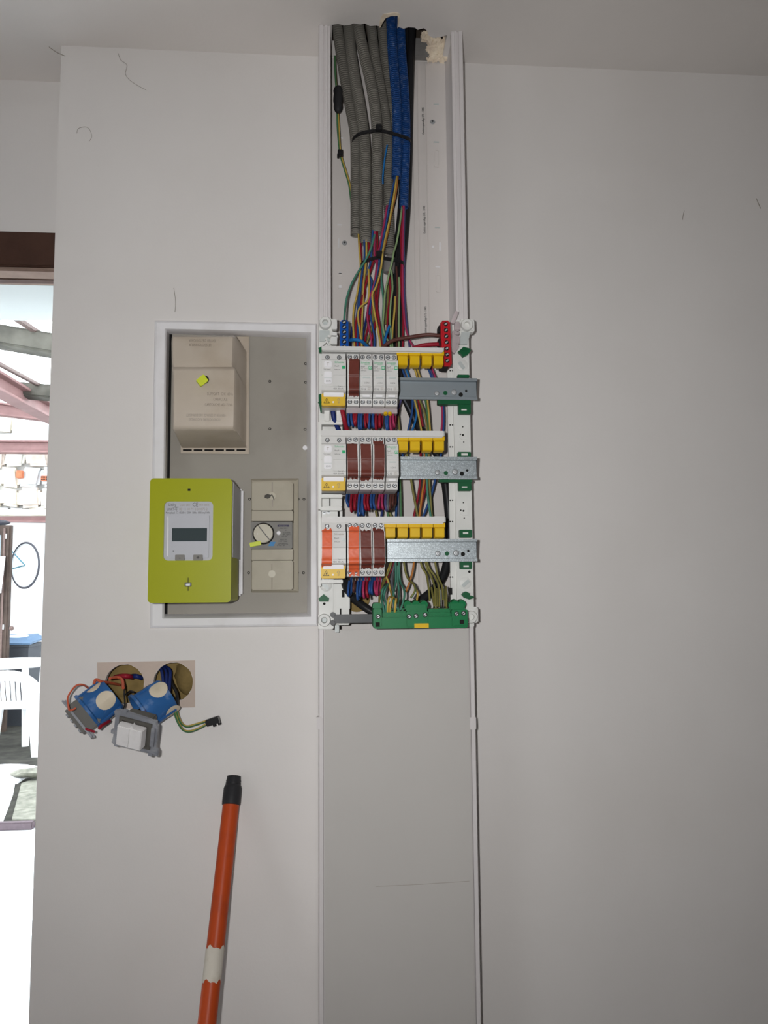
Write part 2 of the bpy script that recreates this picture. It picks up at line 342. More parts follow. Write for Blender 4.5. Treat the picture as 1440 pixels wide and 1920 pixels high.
# ceiling with ragged hole
xr = W(838, 90, -0.03).x; xl = W(624, 90, -0.03).x
hp = [(622, 47), (634, 45), (645, 48), (656, 47), (663, 44), (676, 46), (684, 44), (694, 49), (706, 48), (713, 50), (716, 40), (722, 30), (733, 26), (747, 26), (748, 38), (745, 50), (757, 54), (766, 51), (778, 52), (783, 56), (795, 53), (801, 58), (803, 66), (812, 71), (824, 70), (838, 66)]
H = [(Wz(a, b, ZC).x, Wz(a, b, ZC).y) for a, b in hp]; H = [(x, min(y, -0.012)) for x, y in H]
H += [(H[-1][0]+0.001, -0.002), (H[0][0], -0.002)]
m = MB(); m.slab([(-2.6, -5.2), (3.4, -5.2), (3.4, 0.16), (-2.6, 0.16)], [H], lambda a, b: Vector((a, b, ZC)), Vector((0, 0, 0.03)))
ceiling = S(tag(m.build('ceiling', ceil_paint), 'off-white painted ceiling with a ragged cable hole', 'ceiling'))
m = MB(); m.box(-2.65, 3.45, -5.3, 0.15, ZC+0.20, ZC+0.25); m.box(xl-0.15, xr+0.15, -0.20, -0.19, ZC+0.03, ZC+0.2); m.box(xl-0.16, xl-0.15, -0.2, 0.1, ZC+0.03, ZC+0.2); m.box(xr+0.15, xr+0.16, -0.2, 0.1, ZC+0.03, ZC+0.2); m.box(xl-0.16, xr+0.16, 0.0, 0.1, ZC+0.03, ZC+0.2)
m.build('cavity_blocker', cav, ceiling)  # dark box and slab above the ceiling, added to block light
from mathutils import noise as mnoise
m = MB(); NX, NZ = 34, 36; vs = []; keep = {}
for iz in range(NZ+1):
    for ix in range(NX+1):
        a = 790+50*ix/NX; b = 60+58*iz/NZ
        y = -0.066+0.062*(iz/NZ)**0.8
        p = W(a, b, y); n1 = mnoise.noise(p*110.0); n2 = mnoise.noise(p*330.0)
        vs.append(p+Vector((0, -.007*n1-.0035*n2, .003*n2)))
fs = []
for iz in range(NZ):
    for ix in range(NX):
        u, v = ix/NX, iz/NZ; w_ = mnoise.noise(Vector((u*5, v*5, 3.1)))*.16
        inside = (v < .22 and .05 < u+w_ < .40 and v > .02) or (u+w_ > .24-.12*max(0, v-.6) and v+w_ < .97 and v > .12+.1*(1-u))
        if inside: k = iz*(NX+1)+ix; fs.append((k, k+1, k+NX+2, k+NX+1))
nV = len(vs); m.raw(vs+[v+Vector((0, .012, .004)) for v in vs], fs+[tuple(q+nV for q in reversed(f)) for f in fs])
bmesh.ops.delete(m.bm, geom=[v for v in m.bm.verts if not v.link_faces], context='VERTS')
m.build('plaster_rubble', plaster, ceiling)
m = MB(); boxpx(m, 776, 70, 806, 106, -0.016, -0.004, 0.002); m.build('cement_patch', plaster_g, ceiling)
notch = [Wz(a, b, ZC) for a, b in ((716, 41), (722, 31), (733, 27), (746, 27), (747, 38), (745, 50))]
ring_ = [Wz(a, b, ZC) for a, b in ((711, 51), (712, 40), (715, 31), (719, 26), (727, 25), (738, 23), (747, 24), (750, 27), (749, 37), (748, 45), (746, 52), (745, 50), (747, 38), (746, 28.5), (733, 29), (723, 33), (717, 42), (714, 50))]
m = MB(); m.slab([(v.x, v.y) for v in ring_], [], lambda a, b: Vector((a, b, ZC-.0012)), Vector((0, 0, .0011))); m.build('plaster_chip', plaster, ceiling)
# rest of the room (behind the camera)
m = MB(); m.box(-2.6, 3.4, -5.2, 0.1, -0.05, 0); S(tag(m.build('floor', floor_m), 'tiled floor of the room', 'floor'))
m = MB(); m.box(3.4, 3.5, -5.2, 0.2, 0, ZC+0.2); S(tag(m.build('wall_right', wall_paint), 'painted right wall of the room', 'wall'))
m = MB(); m.box(-2.6, 3.4, -5.3, -5.2, 0, ZC+0.2); S(tag(m.build('wall_rear', wall_paint), 'painted rear wall of the room', 'wall'))
m = MB(); m.box(-2.7, -2.6, -5.3, 0.2, 0, ZC+0.2); S(tag(m.build('wall_left', wall_paint), 'painted left wall of the room', 'wall'))

# cobwebs and scuffs
def strand(name, L, y, label, r=0.00035, m_=web_m):
    m = MB(); m.tube(spline(pxs(L, y), 5), r, 5); tag(recenter(m.build(name, m_)), label, 'cobweb')
strand('cobweb_strand', [(222, 100), (226, 112), (238, 122), (235, 138), (243, 150), (258, 160), (274, 169)], -0.0008, 'wispy grey cobweb strand hanging from the ceiling edge')
strand('cobweb_strand', [(144, 250), (147, 241), (160, 238), (168, 243), (172, 256), (167, 265)], -0.0008, 'small curled cobweb strand low on the left wall')
strand('cobweb_strand', [(92, 88), (106, 98), (122, 105)], -0.004, 'short cobweb strand at the top outer corner', 0.0006)
strand('cobweb_strand', [(1418, 372), (1423, 384), (1426, 391)], -0.0008, 'short dark cobweb mark near the right edge of the wall', 0.0006)
strand('cobweb_strand', [(1283, 395), (1281, 404), (1280, 412)], -0.0008, 'short cobweb mark left of the darker one at right', 0.0005)
strand('cobweb_strand', [(326, 540), (329, 565), (328, 585)], -0.0008, 'thin vertical cobweb strand above the meter niche', 0.0004)

# ------------------------------------------------------------------ niche trim and panel
def ringloft(name, rects, mt, parent=None):
    R = [[W(a, b, y) for a, b in ((x0, y0), (x1, y0b), (x1b, y1b), (x0b, y1))] for (x0, y0, x1, y0b, x1b, y1b, x0b, y1, y) in rects]
    m = MB(); m.rings(R, False, False); return m.build(name, mt, parent, 25)
tr = ringloft('trim_1', [(290, 601, 594, 607, 596, 1174, 281, 1178, 0.0), (291, 602, 593, 608, 595, 1173, 282, 1177, -0.006), (294, 605, 591, 610, 593, 1170, 286, 1173, -0.008), (309, 616, 583, 623, 583, 1157, 304, 1160, -0.0075), (312, 619, 581, 626, 581, 1154, 308, 1157, -0.003), (318, 627, 574, 635, 575, 1148, 309, 1151, 0.034)], trim_white)
S(tag(tr, 'white moulded trim around the meter niche', 'trim'))
YP = 0.031
pan = empty('meter_panel', W(445, 1150, YP), 'flat grey backboard inside the white niche trim', 'panel')
m = MB(); c = [W(323, 626, YP), W(578, 634, YP), W(578, 1149, YP), W(314, 1152, YP)]
m.prism([(v.x, v.z) for v in c], XZ(YP), Vector((0, 0.006, 0))); m.build('board', panel_grey, pan)
m = MB(); m.box(W(300, 900, 0.045).x, W(590, 900, 0.045).x, 0.045, 0.05, W(440, 1170, 0.045).z, W(440, 612, 0.045).z); m.build('niche_back', hole, pan)
first = None
for (a, b) in [(506, 715), (573, 682), (573, 717), (506, 804), (572, 805), (468, 936), (559, 936), (570, 936), (466, 1074), (558, 1074), (569, 1074)]:
    p = W(a, b, YP-0.0005)
    if first is None:
        m = MB(); m.lathe([(0.0013, 0), (0.0013, 0.0004), (0.0024, 0.0004), (0.0024, 0)], Vector((0, 0, 0)), Vector((0, -1, 0)), 14)
        m.mi = 1; m.cyl((0, 0, 0), (0, -0.0003, 0), 0.0013, n=10)
        first = m.build('panel_hole', [hole, panel_grey], pan, local=True); first.location = p-wloc(pan)
    else:
        d = first.copy(); COL.objects.link(d); d.parent = pan; d.location = p-wloc(pan)
m = MB(); m.mi = 0; p = W(572, 840, YP-0.001); m.cyl(p, p+Vector((0, -0.003, 0)), 0.004, n=16); m.build('panel_screw', trim_white, pan)

# ------------------------------------------------------------------ old fuse box cover
fb = empty('fuse_cover', W(400, 848, YP), 'beige moulded fuse cover with stepped front and vents, upper left in the niche', 'fuse cover')
yF, yU, yB = -0.100, -0.088, 0.029
def quadpx(L, y): return [W(a, b, y) for a, b in L]
R = [quadpx([(338, 648), (465, 641), (465, 850), (341, 848)], yB),
     quadpx([(339, 650), (463, 643), (463, 846), (343, 844)], yB-0.004)]
m = MB(); m.rings([quadpx([(334, 632), (467, 631), (467, 851), (339, 850)], yB), quadpx([(334, 632), (467, 631), (467, 851), (339, 850)], yB-0.006)], True, True)
m.build('rim', beige, fb)
prof = [(0.98, 642, 322, 442, -0.070, 1), ]
def row(a0, a1, b, y): return W(a0, b, y), W(a1, b, y)
m = MB()
# loft of cross lines from the top edge to the foot: (left px, right px, py, y)
L = [(323, 441, 629, -0.060), (321, 440, 632, -0.086), (320.5, 439.5, 640, -0.090), (321, 438, 682, -0.088), (322, 439, 688, -0.090), (322, 441, 691, -0.100), (323, 443, 696, -0.103), (323, 441, 798, -0.101), (323, 440, 803, -0.099), (326, 442, 808, -0.094), (341, 463, 840, 0.024)]
front = []; back = []
for a0, a1, b, y in L:
    p0, p1 = row(a0, a1, b, y)
    front.append([p0+Vector((0, 0.004, 0)), p0+Vector((0.003, 0, 0)), p1+Vector((-0.003, 0, 0)), p1+Vector((0, 0.004, 0))])
rings = []
xbl, xbr = W(340, 750, yB).x, W(463, 750, yB).x
for i, f in enumerate(front):
    z = f[0].z; zb_ = max(min(z, W(400, 633, yB).z), W(400, 845, yB).z) if i < len(front)-1 else z
    rings.append([Vector((xbl, yB, zb_)), f[0], f[1], f[2], f[3], Vector((xbr, yB, zb_))])
m.rings(rings, True, True); m.build('shell', beige, fb, 40)
m = MB()
for i in range(6):
    a = 343+i*20.1; boxpx(m, a, 842, a+16.5, 845.5, yB-0.0064, yB-0.003)
m.build('vent_slot', hole, fb)
p = W(379, 714, -0.112)
m = MB(); u = Vector((.75, 0.1, .66)).normalized()*0.0075; v = Vector((-.6, -.2, .77)).normalized()*0.006; n_ = u.cross(v).normalized()*0.006
m.obox(p, u, v, n_, 0.0008); m.build('lime_seal', lime2, fb)
m = MB(); q = W(384, 712, -0.1035); m.cyl(q, q+Vector((0, -0.0015, 0)), 0.0065, n=18); m.build('lock_hole', hole, fb)
m = MB(); m.tube(spline(pxs([(383, 704, -.104), (384, 709, -.109), (380, 714, -.11)]), 4), 0.0007, 6); m.build('seal_wire', trim_white, fb)
for s, a, b, sz, rot in (('SUPPORT  C/C  60 A', 388, 741, .0062, 0), ('OPERCULE', 400, 751, .0062, 0), ('CARTOUCHE  AD  7 kVA', 384, 761, .0062, 0)):
    text(s, sz, W(a, b, -0.1024), ink_soft, fb, sx=0.62 if 'AD' in s else 0.72)
for s, a, b, sz in (('EVITER DE TOUCHER', 404, 636.5, .0062), ('LE SECTIONNEUR', 396, 644.5, .0062)):
    text(s, sz, W(a, b, -0.0902), ink_soft, fb, rot=(radians(90), radians(180), 0), sx=0.7)
for s, a, b, sz in (('VERIFIER LE SERRAGE DES BORNES ET', 423, 776.5, .0058), ('CONDUCTEURS RACCORDES', 413, 784.5, .0058)):
    text(s, sz, W(a, b, -0.1022), ink_pale, fb, rot=(radians(90), radians(180), 0), sx=0.62)

# ------------------------------------------------------------------ lime meter
mt_ = empty('electricity_meter', W(360, 1130, -0.11), 'lime green electricity meter with grey display window in the niche', 'meter')
yM, yMb = -0.112, 0.030
def rrect(x0, x1, z0, z1, r, n=5):
    P = []
    for cx, cz, a0 in ((x1-r, z1-r, 0), (x0+r, z1-r, 90), (x0+r, z0+r, 180), (x1-r, z0+r, 270)):
        for k in range(n+1):
            a = radians(a0+90*k/n); P.append((cx+r*cos(a), cz+r*sin(a)))
    return P
A, B = W(280, 897, yM), W(435, 1131, yM)
def mrect(px0, py0, px1, py1, y, r):
    a, b = W(px0, (py0+py1)/2, y).x, W(px1, (py0+py1)/2, y).x; t_, o_ = W((px0+px1)/2, py0, y).z, W((px0+px1)/2, py1, y).z
    return rrect(a, b, o_, t_, r)
OUT = mrect(279, 897, 434, 1130, yM, 0.006)
WIN = mrect(307, 940, 399, 1051, yM, 0.007)
m = MB(); m.slab(OUT, [WIN], XZ(yM), Vector((0, 0.004, 0)))
m.rings([[Vector((x, yM+0.001, z)) for x, z in OUT], [Vector((x, yM+0.100, z)) for x, z in OUT]], False, False)
m.build('lime_cover', lime, mt_)
m = MB(); x0, x1 = min(p[0] for p in OUT), max(p[0] for p in OUT); z0, z1 = min(p[1] for p in OUT), max(p[1] for p in OUT)
m.box(x0+0.002, x1-0.0004+0.001, yM+0.010, yMb-0.012, z0+0.066, z1-0.002, 0.002); m.build('side_case', meter_grey, mt_)
m = MB(); m.box(x0+0.003, x1+0.004, yMb-0.022, yMb-0.001, z0+0.008, z1-0.001, 0.003); m.build('base_plate', trim_white, mt_)
m = MB(); m.prism(WIN, XZ(yM+0.003), Vector((0, 0.004, 0))); wp = m.build('window_face', meter_grey, mt_)
DISP = [W(322, 989, yM+.001), W(390, 1016, yM+.001)]
IN = mrect(315, 966, 392, 1046, yM+.002, 0.002)
m = MB(); xx0, xx1 = W(322, 1003, yM).x, W(388, 1003, yM).x; zz1, zz0 = W(355, 990, yM).z, W(355, 1015, yM).z
m.slab(IN, [[(xx0, zz0), (xx0, zz1), (xx1, zz1), (xx1, zz0)]], XZ(yM+0.0006), Vector((0, 0.003, 0))); m.build('bezel', meter_grey, wp)
m = MB(); m.box(xx0-0.001, xx1+0.001, yM+0.0025, yM+0.0032, zz0-0.001, zz1+0.001); m.build('display', lcd, wp)
m = MB(); m.tube([W(315, 968, yM+.0008), W(314.5, 1043, yM+.0008)], 0.0011, 8); m.build('hinge_rib', trim_white, wp)
for a, sym in ((328, '-'), (362, '+')):
    m = MB(); boxpx(m, a, 1040, a+18, 1051, yM-0.0010, yM+0.003, 0.0006); b_ = m.build('push_button', dgrey, wp)
    text(sym, 0.009, W(a+9, 1049, yM-0.0013), black, b_, 'button_sign', align='CENTER')
m = MB(); p = W(325, 1033, yM+.0004); m.cyl(p, p+Vector((0, -0.0004, 0)), 0.0009, n=10); m.build('led', hole, wp)
text('Linky', 0.0066, W(316, 949, yM+.0026), ink, wp, sx=.8)
text('by ERDF', 0.0030, W(324, 952.5, yM+.0026), ink, wp, sx=.8)
text('L16C1 2011', 0.0048, W(337, 949, yM+.0026), ink_pale, wp, sx=0.66)
text('CE', 0.0085, W(360.5, 949.6, yM+.0026), ink, wp, sx=.85)
text('M11 0071', 0.0054, W(373, 949, yM+.0026), ink_pale, wp, sx=0.72)
text('LINKY-G', 0.0054, W(313, 957, yM+.0026), ink, wp, sx=0.74)
text('02 11 10 P1 8 0 0075 2', 0.0056, W(336, 957, yM+.0026), ink_pale, wp, sx=0.80)
text('Monophasé  C - 05/60 A  230V  50Hz  1000 imp/kWh', 0.0044, W(310.5, 963, yM+.0026), ink, wp, sx=0.68)
m = MB(); boxpx(m, 352, 916.5, 357, 920.5, yM-0.0003, yM+0.001); m.build('top_slot', hole, mt_)
m = MB(); boxpx(m, 346, 1092, 359, 1100, yM-0.0008, yM+0.002, 0.0005); ss = m.build('seal_screw', mech_dark, mt_)
m = MB(); boxpx(m, 348, 1094, 357, 1098.5, yM-0.0014, yM-0.0006, 0.0004); m.build('screw_slot', steel, ss)
m = MB(); boxpx(m, 352.2, 1083, 353.4, 1092, yM-0.0003, yM+0.001); boxpx(m, 352.2, 1100, 353.4, 1108, yM-0.0003, yM+0.001); m.build('split_line', hole, mt_)

# ------------------------------------------------------------------ main disconnector
dj = empty('main_breaker', W(515, 1110, YP), 'beige main breaker with round dial and dark nameplate beside the lime meter', 'breaker')
m = MB(); m.rings([[W(a, b, y) for a, b in L_] for L_, y in (([(471, 898), (560, 897), (560, 1111), (471, 1111)], YP), ([(472, 900), (559, 899), (559, 1109), (473, 1109)], YP-0.006), ([(475, 902), (556, 901), (555, 1107), (476, 1106)], YP-0.008))], True, True); m.build('base', beige2, dj)
yd = -0.022
m = MB(); boxpx(m, 472, 904, 549, 957, yd, YP-0.007, 0.0015); uc = m.build('upper_cover', beige2, dj)
m = MB(); boxpx(m, 472, 958, 549, 977, yd+0.001, YP-0.007, 0.0006); m.build('upper_band', beige2, dj)
m = MB(); boxpx(m, 470, 978, 548, 1029, yd-0.001, YP-0.007, 0.0012); npn = m.build('nameplate', dgrey, dj)
m = MB(); boxpx(m, 472, 1030, 549, 1050, yd+0.001, YP-0.007, 0.0006); m.build('lower_band', beige2, dj)
m = MB(); boxpx(m, 472, 1051, 549, 1106, yd, YP-0.007, 0.0015); lc = m.build('lower_cover', beige2, dj)
m = MB(); boxpx(m, 509.5, 904, 511.5, 925, yd-0.0003, yd+0.001); boxpx(m, 510, 936, 512, 950, yd-0.0003, yd+0.001); m.build('seam', ink_pale, uc)
p = W(510, 930, yd-0.0005); m = MB(); m.cyl(p, p+Vector((0, -0.0014, 0)), 0.006, n=18); m.build('seal_plug', beige3, uc)
m = MB(); m.lump(W(502, 931, yd-0.003), 0.0042, 1, 0.25, (1.3, .6, 1), seed=3); m.tube(spline(pxs([(505, 932), (510, 928), (514, 938)], yd-.003), 4), 0.0008, 6); m.build('lead_seal', mech_dark, uc)
m = MB(); boxpx(m, 509.3, 1057, 510.4, 1070, yd-0.0003, yd+0.001); boxpx(m, 509.3, 1082, 510.6, 1105, yd-0.0003, yd+0.001); m.build('seam', ink_soft, lc)
p = W(510, 1076, yd-0.0003); m = MB(); m.cyl(p, p+Vector((0, -0.0012, 0)), 0.0058, n=18); pl = m.build('seal_plug', beige3, lc)
p = W(494, 1000.5, yd-0.001); m = MB(); m.lathe([(0.0, 0), (0.0178, 0), (0.0178, 0.001), (0.0, 0.001)], p, Vector((0, -1, 0)), 36); m.build('knob_recess', hole, npn)
m = MB(); m.lathe([(0.0, 0), (0.0158, 0), (0.0158, 0.006), (0.015, 0.0075), (0.0, 0.0075)], p, Vector((0, -1, 0)), 40); kn = m.build('knob', beige3, npn)
m = MB(); dv = Vector((0.62, 0, -0.78)); pv = Vector((0.78, 0, 0.62)); q = p+Vector((0, -0.0085, 0)); m.obox(q-pv*0.003, dv*0.0145, pv*0.0034, Vector((0, 0.0018, 0)), 0.0008); m.build('knob_grip', beige3, kn)
m = MB(); m.obox(p+Vector((0, -0.0077, 0))+pv*0.0016, dv*0.0148, pv*0.0008, Vector((0, 0.0004, 0))); m.build('knob_groove', ink, kn)
for a, b in ((478, 1000.5), (483, 1001)):
    q = W(a, b, yd-0.0092); m = MB(); m.cyl(q, q+Vector((0, -0.0003, 0)), 0.0007, n=8); m.build('dot', trim_white, kn)
m = MB(); boxpx(m, 520.5, 984, 542, 987.5, yd-0.0016, yd, 0); ms = m.build('maker_strip', ink_blue, npn)
text('Schneider', 0.0022, W(523, 987, yd-0.0018), beige3, ms, sx=1.5)
p = W(522.5, 999.5, yd-0.001); m = MB(); m.lathe([(0, 0), (0.0036, 0), (0.0036, 0.002), (0.003, 0.003), (0, 0.003)], p, Vector((0, -1, 0)), 20); m.build('test_button', trim_white, npn)
m = MB(); m.prism([(W(503, 1024, yd).x, W(503, 1024, yd).z), (W(513, 1024, yd).x, W(513, 1024, yd).z), (W(517, 1016, yd).x, W(517, 1016, yd).z), (W(507, 1016, yd).x, W(507, 1016, yd).z)], XZ(yd-0.0016), Vector((0, 0.0008, 0))); m.build('blue_sticker', sblue, npn)
for s, a, b in (('30/60 500 S', 524, 991.5), ('A', 535, 995.5), ('10-15 45 A', 530, 1000), ('NFC 62411', 530, 1003.5), ('500 mA', 528, 1006.5), ('SELECTIF', 525, 1013), ('TYPE S 500V', 522, 1016.5), ('DIFFERENTIEL', 521, 1021), ('2P 45A  NF', 519, 1024), ('T', 541, 1024)):
    text(s, 0.0032, W(a, b, yd-0.0013), black, npn, sx=0.85)
m = MB(); q = W(479, 1020, yd-0.006); m.obox(q, Vector((0.0088, 0, 0.0016)), Vector((-0.0006, 0, 0.0034)), Vector((0, 0.0035, 0)), 0.0006); m.build('lime_seal', lime2, dj)

# ------------------------------------------------------------------ trunking
tx0, tx1 = W(597, 900, YG).x, W(884, 900, YG).x
zt = W(745, 1179, YG).z
gt = empty('cable_trunking', ((tx0+tx1)/2, -0.04, 0), 'tall white plastic cable trunking from ceiling to floor, open above its lower cover', 'trunking')
m = MB(); m.box(tx0, tx1, -0.003, -0.0005, 0.0, ZC-0.003); m.build('back_plate', pvc_in, gt)
FLW = 0.020
def side(s):                                       # extruded side profile
    x = tx0 if s > 0 else tx1
    P = [(0, -0.0005), (0, YG+0.004), (0.0015, YG), (0.0075, YG), (0.0080, YG+0.003), (0.0105, YG+0.003), (0.011, YG), (FLW-0.005, YG), (FLW-0.0045, YG+0.002), (FLW, YG+0.002), (FLW, YG+0.012), (FLW-0.004, YG+0.014), (FLW-0.004, -0.010), (FLW-0.001, -0.003), (FLW-0.001, -0.0005)]
    m = MB(); m.prism([(x+s*a, b) for a, b in P], lambda a, b: Vector((a, b, 0.0)), Vector((0, 0, ZC-0.0006))); return m.build('side_rail', pvc, gt)
side(1); side(-1)
for a in (777, 786, 802, 690, 712):
    x = W(a, 400, -0.004).x; m = MB(); m.box(x-0.0007, x+0.0007, -0.0058, -0.0028, 0, ZC-0.006); m.build('back_rib', pvc_in, gt)
m = MB(); m.box(tx0+0.0085, tx1-0.0095, YG-0.003, YG-0.0005, 0.0, zt, 0.0008)
cov = m.build('front_cover', pvc_cov, gt)
for a0, a1 in ((593.5, 605), (881, 893)):
    m = MB(); boxpx(m, a0, 1345, a1, 1368, YG-0.0032, YG+0.012, 0.0008); m.build('joint_clip', pvc, gt)
m = MB(); m.tube(pxs([(704, 1662), (790, 1658), (880, 1652)], YG-0.0029), 0.00035, 5); m.build('grey_hairline', ink_pale, cov)  # thin grey hairline across the cover
for i, (a, b, w, h) in enumerate([(818, 195, 10, 2.5), (818, 266, 10, 2.5), (820, 426, 9, 2), (821, 500, 9, 2), (637, 421, 9, 2.5), (639, 494, 9, 2.5), (640, 258, 7, 2), (812, 462, 4, 4), (825, 462, 2.5, 17), (635, 456, 2.5, 18), (638, 537, 5, 6), (638, 512, 6, 3)]):
    m = MB(); boxpx(m, a-w/2, b-h/2, a+w/2, b+h/2, -0.0042, -0.0025, 0.0004); m.build('knockout_mark', trim_white if i > 2 else chas_sh, gt)
for a, b0, b1 in ((819, 281, 314), (822, 515, 548), (638, 512, 542)):
    m = MB(); po = mrect(a-4.5, b0, a+4.5, b1, -0.0036, 0.003); pi_ = mrect(a-3.4, b0+1.2, a+3.4, b1-1.2, -0.0036, 0.0024); m.slab(po, [pi_], XZ(-0.0042), Vector((0, 0.0014, 0))); m.build('slot_outline', pvc_in, gt)
for a, b in ((811, 229), (646, 456)):
    p = W(a, b, -0.003); m = MB(); m.lathe([(0, 0), (0.0042, 0), (0.0045, 0.001), (0.0034, 0.0026), (0, 0.003)], p, Vector((0, -1, 0)), 20)
    m.mi = 1; q = p+Vector((0, -0.0031, 0)); m.box(q.x-0.0022, q.x+0.0022, q.y, q.y+0.0003, q.z-0.0005, q.z+0.0005); m.box(q.x-0.0005, q.x+0.0005, q.y, q.y+0.0003, q.z-0.0022, q.z+0.0022)
    m.build('fixing_screw', [steel, hole], gt)
for b in (252, 438, 628, 790):
    text('Goulotte appareillage GTL - 13405', 0.0056, W(795.5 + (b-252)*0.012, b, -0.0033), black, gt, rot=(radians(90), radians(-90), 0), sx=0.64)
m = MB(); c = [W(812, 905, -0.006), W(830, 905, -0.006), W(842, 966, -0.006), (W(812, 966, -0.006))]; m.prism([(v.x, v.z) for v in c], XZ(-0.006), Vector((0, 0.002, 0))); m.build('inner_tab', pvc_in, gt)

# ------------------------------------------------------------------ conduits and cables in the trunking
def conduit(L, r, mt, label, name='corrugated_conduit', pitch=0.0037, mouth=True, group='corrugated conduits in the trunking'):
    P = spline(pxs(L), 8); d = [0.0]
    for i in range(1, len(P)): d.append(d[-1]+(P[i]-P[i-1]).length)
    def at(t):
        i = 1
        while i < len(P)-1 and d[i] < t: i += 1
        f = (t-d[i-1])/max(1e-9, d[i]-d[i-1]); return P[i-1].lerp(P[i], f)
    pts = []; rad = []; n = int(d[-1]/pitch)
    for k in range(n):
        for f, rr in ((0.0, 0.68), (0.40, 0.68), (0.43, 1.0), (0.96, 1.0)):
            pts.append(at((k+f)*pitch)); rad.append(r*rr)
    root = empty(name, P[-1], label, 'conduit', group)
    m = MB(); m.tube(pts, r, 18, rad, cap=False)
    if mouth:                                     # inner wall of the cut end
        e = pts[-1]; b_ = pts[-5]; m.tube([e, e+(e-b_).normalized()*-0.012], r, 18, [r*0.98, r*0.82], cap=False)
        m.mi = 1; q = e+(e-b_).normalized()*-0.010; m.cyl(q, q+(e-b_).normalized()*-0.001, r*0.86, n=18)
    m.build('sleeve', [mt, hole], root, 40, fix=False)
    return root
up = ZC+0.10
def top(px, py, y):                               # run on upwards through the ceiling hole
    p = Wz(px, py, ZC); return p
def cpath(L):
    return L
rC = 0.0090
G = [([(630, 25, -.050), (633, 55, -.050), (639, 100, -.045), (647, 150, -.040), (656, 200, -.036), (665, 250, -.034), (667, 300, -.034), (667, 370, -.033), (667, 443, -.031)], rC, 'grey corrugated conduit, leftmost of the bundle'),
     ([(651, 25, -.042), (654, 55, -.042), (658, 100, -.042), (666, 150, -.044), (675, 200, -.046), (682, 250, -.046), (685, 300, -.045), (685, 380, -.044), (686, 459, -.042)], rC*1.08, 'grey corrugated conduit, second from the left and hanging lowest beside it'),
     ([(668, 22, -.058), (673, 55, -.058), (682, 100, -.056), (694, 150, -.054), (703, 200, -.052), (707, 250, -.050), (707, 300, -.048), (707, 380, -.046), (707, 440, -.045)], rC*1.06, 'grey corrugated conduit, third from the left with green wire at its mouth'),
     ([(693, 25, -.046), (697, 55, -.046), (702, 100, -.044), (711, 150, -.040), (720, 200, -.037), (726, 250, -.036), (728, 300, -.035), (728, 360, -.030), (730, 420, -.024), (731, 480, -.020)], rC*0.95, 'grey corrugated conduit, fourth from the left running behind the second cable tie'),
     ([(715, 25, -.036), (717, 55, -.036), (721, 100, -.032), (726, 150, -.026), (731, 200, -.020), (735, 260, -.016), (738, 330, -.014)], rC*0.95, 'grey corrugated conduit half hidden behind the blue ones')]
for L, r, lb in G: conduit(L, r, conduit_g, lb)
conduit([(731, 5, -.066), (733, 38, -.064), (736, 100, -.058), (740, 150, -.054), (744, 200, -.050), (745, 250, -.047), (744, 300, -.046), (743, 333, -.045)], 0.0084, conduit_b, 'blue corrugated conduit through the chipped notch, shorter of the two blue ones', pitch=0.0033)
conduit([(750, 25, -.050), (751, 55, -.050), (753, 100, -.048), (757, 150, -.046), (760, 200, -.043), (761, 250, -.041), (760, 300, -.040), (758, 350, -.039), (757, 390, -.038)], 0.0080, conduit_b, 'blue corrugated conduit at the right, longer of the two blue ones', pitch=0.0033)
m = MB(); m.lathe([(0.0085, 0), (0.0098, 0.001), (0.0098, 0.026), (0.0085, 0.027), (0.0075, 0.027), (0.0075, 0.001)], W(729, 512, -.024), (W(731, 478, -.024)-W(729, 512, -.024)), 20)
tag(recenter(m.build('conduit_coupling', plaster_g)), 'pale coupling sleeve on the lowest grey conduit under the tie', 'coupling')

def wire(L, r, c, label, group=None, y=None, name='wire', k=6, n=8, cat='wire'):
    P = spline(pxs(L, y), k); m = MB()
    if len(c) == 2: m.tube(P, r, n, stripe=True); mm = [WC[c[0]], WC[c[1]]]
    else: m.tube(P, r, n); mm = WC[c]
    return tag(recenter(m.build(name, mm, ang=60)), label, cat, group)
# black cables
wire([(772, 30, -.030), (772, 60, -.028), (770, 120, -.022), (768, 200, -.016), (766, 300, -.014), (762, 400, -.014), (755, 480, -.014), (749, 560, -.016), (746, 650, -.018), (752, 720, -.03), (768, 765, -.045), (788, 805, -.055), (815, 842, -.055), (832, 890, -.045), (841, 960, -.035), (843, 1010, -.035), (838, 1055, -.04), (828, 1085, -.045), (806, 1112, -.05), (770, 1138, -.06), (750, 1150, -.07)], 0.0070, 'K', 'thick black cable curving down the right inside of the trunking', name='power_cable', n=12, cat='cable')
wire([(764, 30, -.022), (765, 70, -.014), (764, 200, -.011), (762, 320, -.011), (756, 420, -.011), (747, 500, -.012), (742, 580, -.012), (739, 650, -.014)], 0.0062, 'K', 'thick black cable running straight behind the blue conduits', name='power_cable', n=12, cat='cable')
wire([(645, 1086, -.10), (650, 1103, -.09), (660, 1120, -.085), (680, 1136, -.08), (702, 1150, -.08), (715, 1155, -.08)], 0.0062, 'K', 'thick black cable bending behind the left end of the earth bar', name='power_cable', n=12, cat='cable')
wire([(757, 300, -.010), (752, 390, -.010), (746, 450, -.010), (740, 520, -.011), (735, 590, -.012), (731, 655, -.013)], 0.0060, 'K', 'thick black cable leaning left behind the pale green wires', name='power_cable', n=12, cat='cable')
